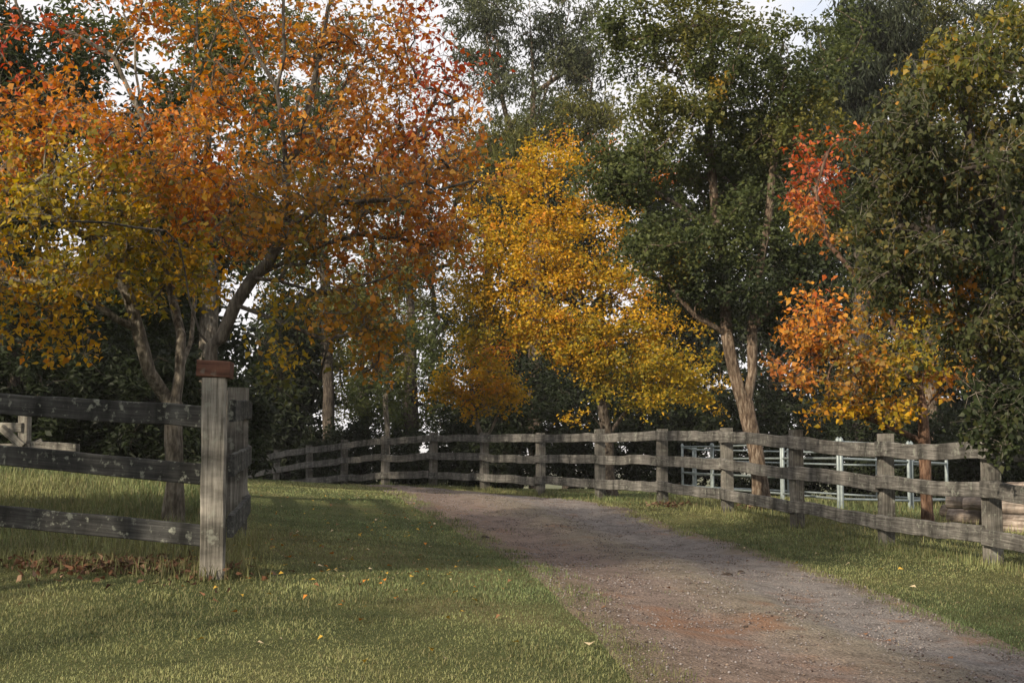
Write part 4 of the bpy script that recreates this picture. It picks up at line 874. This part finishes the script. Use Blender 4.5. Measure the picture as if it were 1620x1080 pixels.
n = 26000; x = r.uniform(-7.6, -2.35, n); y = r.uniform(9.9, 19.5, n)
fxl = np.interp(y, [9.6, 12.3, 14.8, 17.3, 20], [p1[0], p2[0], p3[0], p4[0], p4[0] - .8])
k_ = (x < fxl - .1) & (x > -.42 * y); long_grass(x[k_], y[k_], .05, .15, dry=-.25)
n = 2600; t = r.uniform(0, 1, n); x = p0[0] + (p1[0] - p0[0]) * t; y = p0[1] + (p1[1] - p0[1]) * t + r.normal(size=n) * .14 + .03; long_grass(x, y, .05, .16)
n = 900; t = r.uniform(0, 1, n); long_grass(p1[0] + (p2[0] - p1[0]) * t + r.normal(size=n) * .12 + .05, p1[1] + (p2[1] - p1[1]) * t, .06, .2, dry=.15)
n = 260; long_grass(p1[0] + r.normal(size=n) * .16, p1[1] + r.normal(size=n) * .12, .05, .15)
n = 60; long_grass(at(230, 800, 10.6)[0] + r.normal(size=n) * .35, 10.9 + r.normal(size=n) * .3, .25, .5, .008)
n = 9000; x = r.uniform(2.5, 9, n); y = r.uniform(15, 27, n); fr = np.interp(y, [p[1] for p in FP], [p[0] for p in FP]); k_ = x > fr + .1; long_grass(x[k_], y[k_], .05, .16, dry=.35)
rowi = r.integers(18, 122, 9000); uu_ = np.clip(.46 + .09 * r.normal(size=9000), .2, .8); q_ = RL[rowi] * (1 - uu_)[:, None] + RRp[rowi] * uu_[:, None] + r.normal(size=(9000, 2)) * .12
k_ = (snoise(q_[:, 0], q_[:, 1], 2.4, 31) > .25) & (q_[:, 1] > 6); long_grass(q_[k_, 0], q_[k_, 1], .015, .045, .004, .2, 1.4)
for E, sg in ((RL, -1), (RRp, 1)):
    n = 9000; k_ = r.integers(18, 118, n); f_ = r.uniform(0, 1, n)[:, None]; q_ = E[k_] * (1 - f_) + E[k_ + 1] * f_; sl_ = snoise(q_[:, 0], q_[:, 1], 6, 51) + .5 * snoise(q_[:, 0], q_[:, 1], 15, 52)
    q_ = q_ + r.normal(size=(n, 2)) * .07; q_[:, 0] -= sg * np.clip(sl_, -.6, 1) * .16; ok_ = (q_[:, 1] > 6) & (sl_ > -.3); long_grass(q_[ok_, 0], q_[ok_, 1], .02, .07, .004, .15, 1.2)
lgm = tri_mesh('long_grass', np.concatenate(Vs), np.concatenate(Ts), np.concatenate(Cs))
tag(link('long_grass', lgm, None, M['grass']), 'longer unmown grass along the fence lines', 'grass', kind='stuff')

# ------------------------------------------------------------------ gravel stones
n = 60000; ti = r.uniform(0, 1, n); row = np.clip((ti * 98 + 18).astype(int), 0, NR - 2); f_ = r.uniform(0, 1, n); uu = np.clip(r.uniform(-.03, 1.03, n), -.03, 1.03)
pL = RL[row] + (RL[row + 1] - RL[row]) * f_[:, None]; pR = RRp[row] + (RRp[row + 1] - RRp[row]) * f_[:, None]; q = pL + (pR - pL) * uu[:, None]
ok = (q[:, 1] > 5.5) & (q[:, 1] < 30); q = q[ok]; uu = uu[ok]; n = len(q)
zq = ground(q[:, 0], q[:, 1]) + np.interp(uu, u, prof)
OV = np.array([(1, 0, 0), (-1, 0, 0), (0, 1, 0), (0, -1, 0), (0, 0, .7), (0, 0, -.7)], float); OT = np.array([(0, 2, 4), (2, 1, 4), (1, 3, 4), (3, 0, 4), (2, 0, 5), (1, 2, 5), (3, 1, 5), (0, 3, 5)])
an = r.uniform(0, 6.28, n); sz = .0035 + .008 * r.uniform(0, 1, n) ** 3 + .007 * (r.uniform(size=n) < .004); e = r.uniform(.6, 1.3, (n, 6, 1))
base_ = OV[None] * e * sz[:, None, None]; ca, sa = np.cos(an)[:, None], np.sin(an)[:, None]
V = np.stack([base_[..., 0] * ca - base_[..., 1] * sa, base_[..., 0] * sa + base_[..., 1] * ca, base_[..., 2]], -1) + np.c_[q, zq + sz * .25][:, None]
pal = np.array([(.2, .18, .18), (.15, .125, .12), (.21, .19, .18), (.17, .13, .105), (.07, .05, .045)]); cc_ = pal[r.choice(5, n, p=[.27, .25, .14, .2, .14])] * r.uniform(.7, 1.3, (n, 1))
gv = tri_mesh('gravel', V.reshape(-1, 3), (np.arange(n)[:, None, None] * 6 + OT[None]).reshape(-1, 3), np.repeat(cc_, 6, 0))
tag(link('gravel', gv, None, M['stone']), 'loose grey and brown gravel stones on the drive', 'gravel', kind='stuff')

# ------------------------------------------------------------------ fallen leaves
cols = {'yellow': (.46, .29, .05), 'orange': (.46, .17, .03), 'brown': (.20, .10, .05), 'pale': (.5, .4, .25)}
lm = {}
for c, v in cols.items():
    V_ = LEAF_V * np.array([1, 1, 1.6]); me = tri_mesh('fallen_leaf', V_, LEAF_T, np.repeat(np.array(v)[None], 5, 0)); me.materials.append(M['litter']); lm[c] = me
def drop(x, y, c, s, lab, group):
    o = bpy.data.objects.new('fallen_leaf', lm[c]); COL.objects.link(o)
    z = float(ground([x], [y])[0]); z += .03 if not in_road(np.array([x]), np.array([y]))[0] else .022
    o.location = (x, y, z); o.rotation_euler = (random.uniform(-.45, .45), random.uniform(-.45, .45), random.uniform(0, 6.28)); o.scale = (s, s, s)
    tag(o, lab, 'leaf', group)
nd_ = 0
while nd_ < 230:
    px, py = random.gauss(600, 190), random.uniform(770, 1070)
    if px < 20 or px > 1040: continue
    if random.random() < .55: px, py = random.uniform(420, 760), random.uniform(785, 930)
    g_ = onground(px, py)
    if in_road(g_[:1], g_[1:2])[0] or g_[1] > 26: continue
    if py > 960 and random.random() < .7: continue
    c = random.choices(['yellow', 'orange', 'brown', 'pale'], [5, 3, 3, 2])[0]
    drop(g_[0], g_[1], c, random.uniform(.022, .05), '%s fallen leaf lying on the mown lawn left of the drive' % c, 'fallen %s leaves on the left lawn' % c); nd_ += 1
for px, py in [(1345, 895), (1390, 905), (1175, 870), (1290, 880), (1450, 935), (1420, 905), (1520, 960), (1262, 895), (1205, 873), (1330, 872)]:
    g_ = onground(px, py); drop(g_[0], g_[1], random.choice(['yellow', 'pale']), .055, 'small fallen leaf on the grass strip between drive and long fence', 'fallen leaves on the right verge')
for px, py in [(1145, 912), (1185, 890), (1270, 980), (1060, 935), (960, 965), (1410, 1020), (1500, 1045), (1370, 1010)]:
    g_ = onground(px, py); drop(g_[0], g_[1], 'brown', .05, 'brown leaf lying on the gravel drive', 'leaves on the drive')
g_ = onground(932, 1030); drop(g_[0], g_[1], 'pale', .085, 'large pale curled leaf alone on the lawn near the drive edge', 'fallen pale leaves on the left lawn')
# drift of dead leaves and stalks under the left fence, and round the trunk bases
r = np.random.default_rng(5); n = 650
t = r.uniform(.05, .93, n); x = at(60, 870, 10)[0] + (p1[0] - at(60, 870, 10)[0]) * t; y = 10.0 - .25 * t + r.normal(size=n) * .15 - (r.uniform(size=n) < .15) * r.uniform(0, .7, n); x = x + r.normal(size=n) * .25
ex = [(bG[0] + .05, bG[1] - .22, 320, .16), (bJ[0] + .1, bJ[1] - .1, 160, .12), (at(1055, 800, 21.5)[0], 21.6, 120, .2)]
for a_, b_, c_, s_ in ex: x = np.r_[x, a_ + r.normal(size=c_) * s_]; y = np.r_[y, b_ + r.normal(size=c_) * s_ * .7]
n = len(x); P = np.c_[x, y, ground(x, y) + .015 + r.uniform(0, .05, n)]
a, nn, b = leaf_frames(n, 0, r); lc = np.array([(.10, .055, .035), (.07, .036, .024), (.2, .13, .085), (.13, .065, .036)])[r.integers(0, 4, n)] * r.uniform(.7, 1.2, (n, 1))
tag(link('leaf_litter', leaf_mesh('leaf_litter', P, a, nn, b, r.uniform(.04, .09, n), .6, lc, True), None, M['litter']), 'dead brown leaves and stalks gathered under the dark rails and round the trunks', 'leaf litter', kind='stuff')
print('objects', len(bpy.data.objects), 'tris', sum(len(m.polygons) for m in bpy.data.meshes))

# dark clods on the drive
def clod(px, py, size, lab, seed):
    r = np.random.default_rng(seed); g_ = onground(px, py); V, F = [], []; k, m_ = 10, 5
    for i in range(m_):
        f = i / (m_ - 1); rr = math.cos(f * 1.5) * (1 + r.normal(size=k) * .16)
        for j in range(k): a_ = j * 2 * math.pi / k; V.append((rr[j] * math.cos(a_) * size, rr[j] * math.sin(a_) * size * .7, size * (.55 * math.sin(f * 1.57) + r.normal() * .06) - .1 * size))
    for i in range(m_ - 1):
        for j in range(k): F.append((i * k + j, i * k + (j + 1) % k, (i + 1) * k + (j + 1) % k, (i + 1) * k + j))
    F.append(tuple((m_ - 1) * k + j for j in range(k)))
    me = bpy.data.meshes.new('dirt_clod'); me.from_pydata(V, [], F); me.update(); o = link('dirt_clod', me, None, M['clod']); o.location = (g_[0], g_[1], float(ground([g_[0]], [g_[1]])[0]) + .012); tag(o, lab, 'clod', 'clods on the drive')
M['clod'] = plain('dark_soil', (.035, .024, .018), .95)
clod(767, 852, .055, 'round dark clod by the grass edge of the drive', 1); clod(1150, 912, .05, 'dark flat clod beside the other on the grey wheel track', 2); clod(1172, 906, .03, 'small dark clod next to the flat one on the wheel track', 3)
clod(1180, 995, .02, 'tiny dark clod by the orange clay patch', 4); clod(1375, 1028, .025, 'little dark clod on the grey track near the verge', 5); clod(1480, 1064, .03, 'dark clod in the right wheel track close by', 6)

# ------------------------------------------------------------------ soft air
HZ = bpy.data.meshes.new('haze'); X0, Y0_, Z0, Z1 = 6000., 6000., float(Zf.min()) - 1., 22.
HZ.from_pydata([(sx * X0, sy * Y0_, z) for z in (Z0, Z1) for sx, sy in ((-1, -1), (1, -1), (1, 1), (-1, 1))], [], [(3, 2, 1, 0), (4, 5, 6, 7), (0, 1, 5, 4), (1, 2, 6, 5), (2, 3, 7, 6), (3, 0, 4, 7)]); HZ.update()
hm = bpy.data.materials.new('haze'); hm.use_nodes = True; hm.node_tree.nodes.clear()
ho = hm.node_tree.nodes.new('ShaderNodeOutputMaterial'); hv = hm.node_tree.nodes.new('ShaderNodeVolumePrincipled'); hv.inputs['Density'].default_value = .0004; hv.inputs['Color'].default_value = (.95, .94, .92, 1)
hm.node_tree.links.new(hv.outputs[0], ho.inputs['Volume'])
tag(link('haze', HZ, None, hm), 'thin pale haze in the air over the lawn and trees', 'haze', kind='stuff')
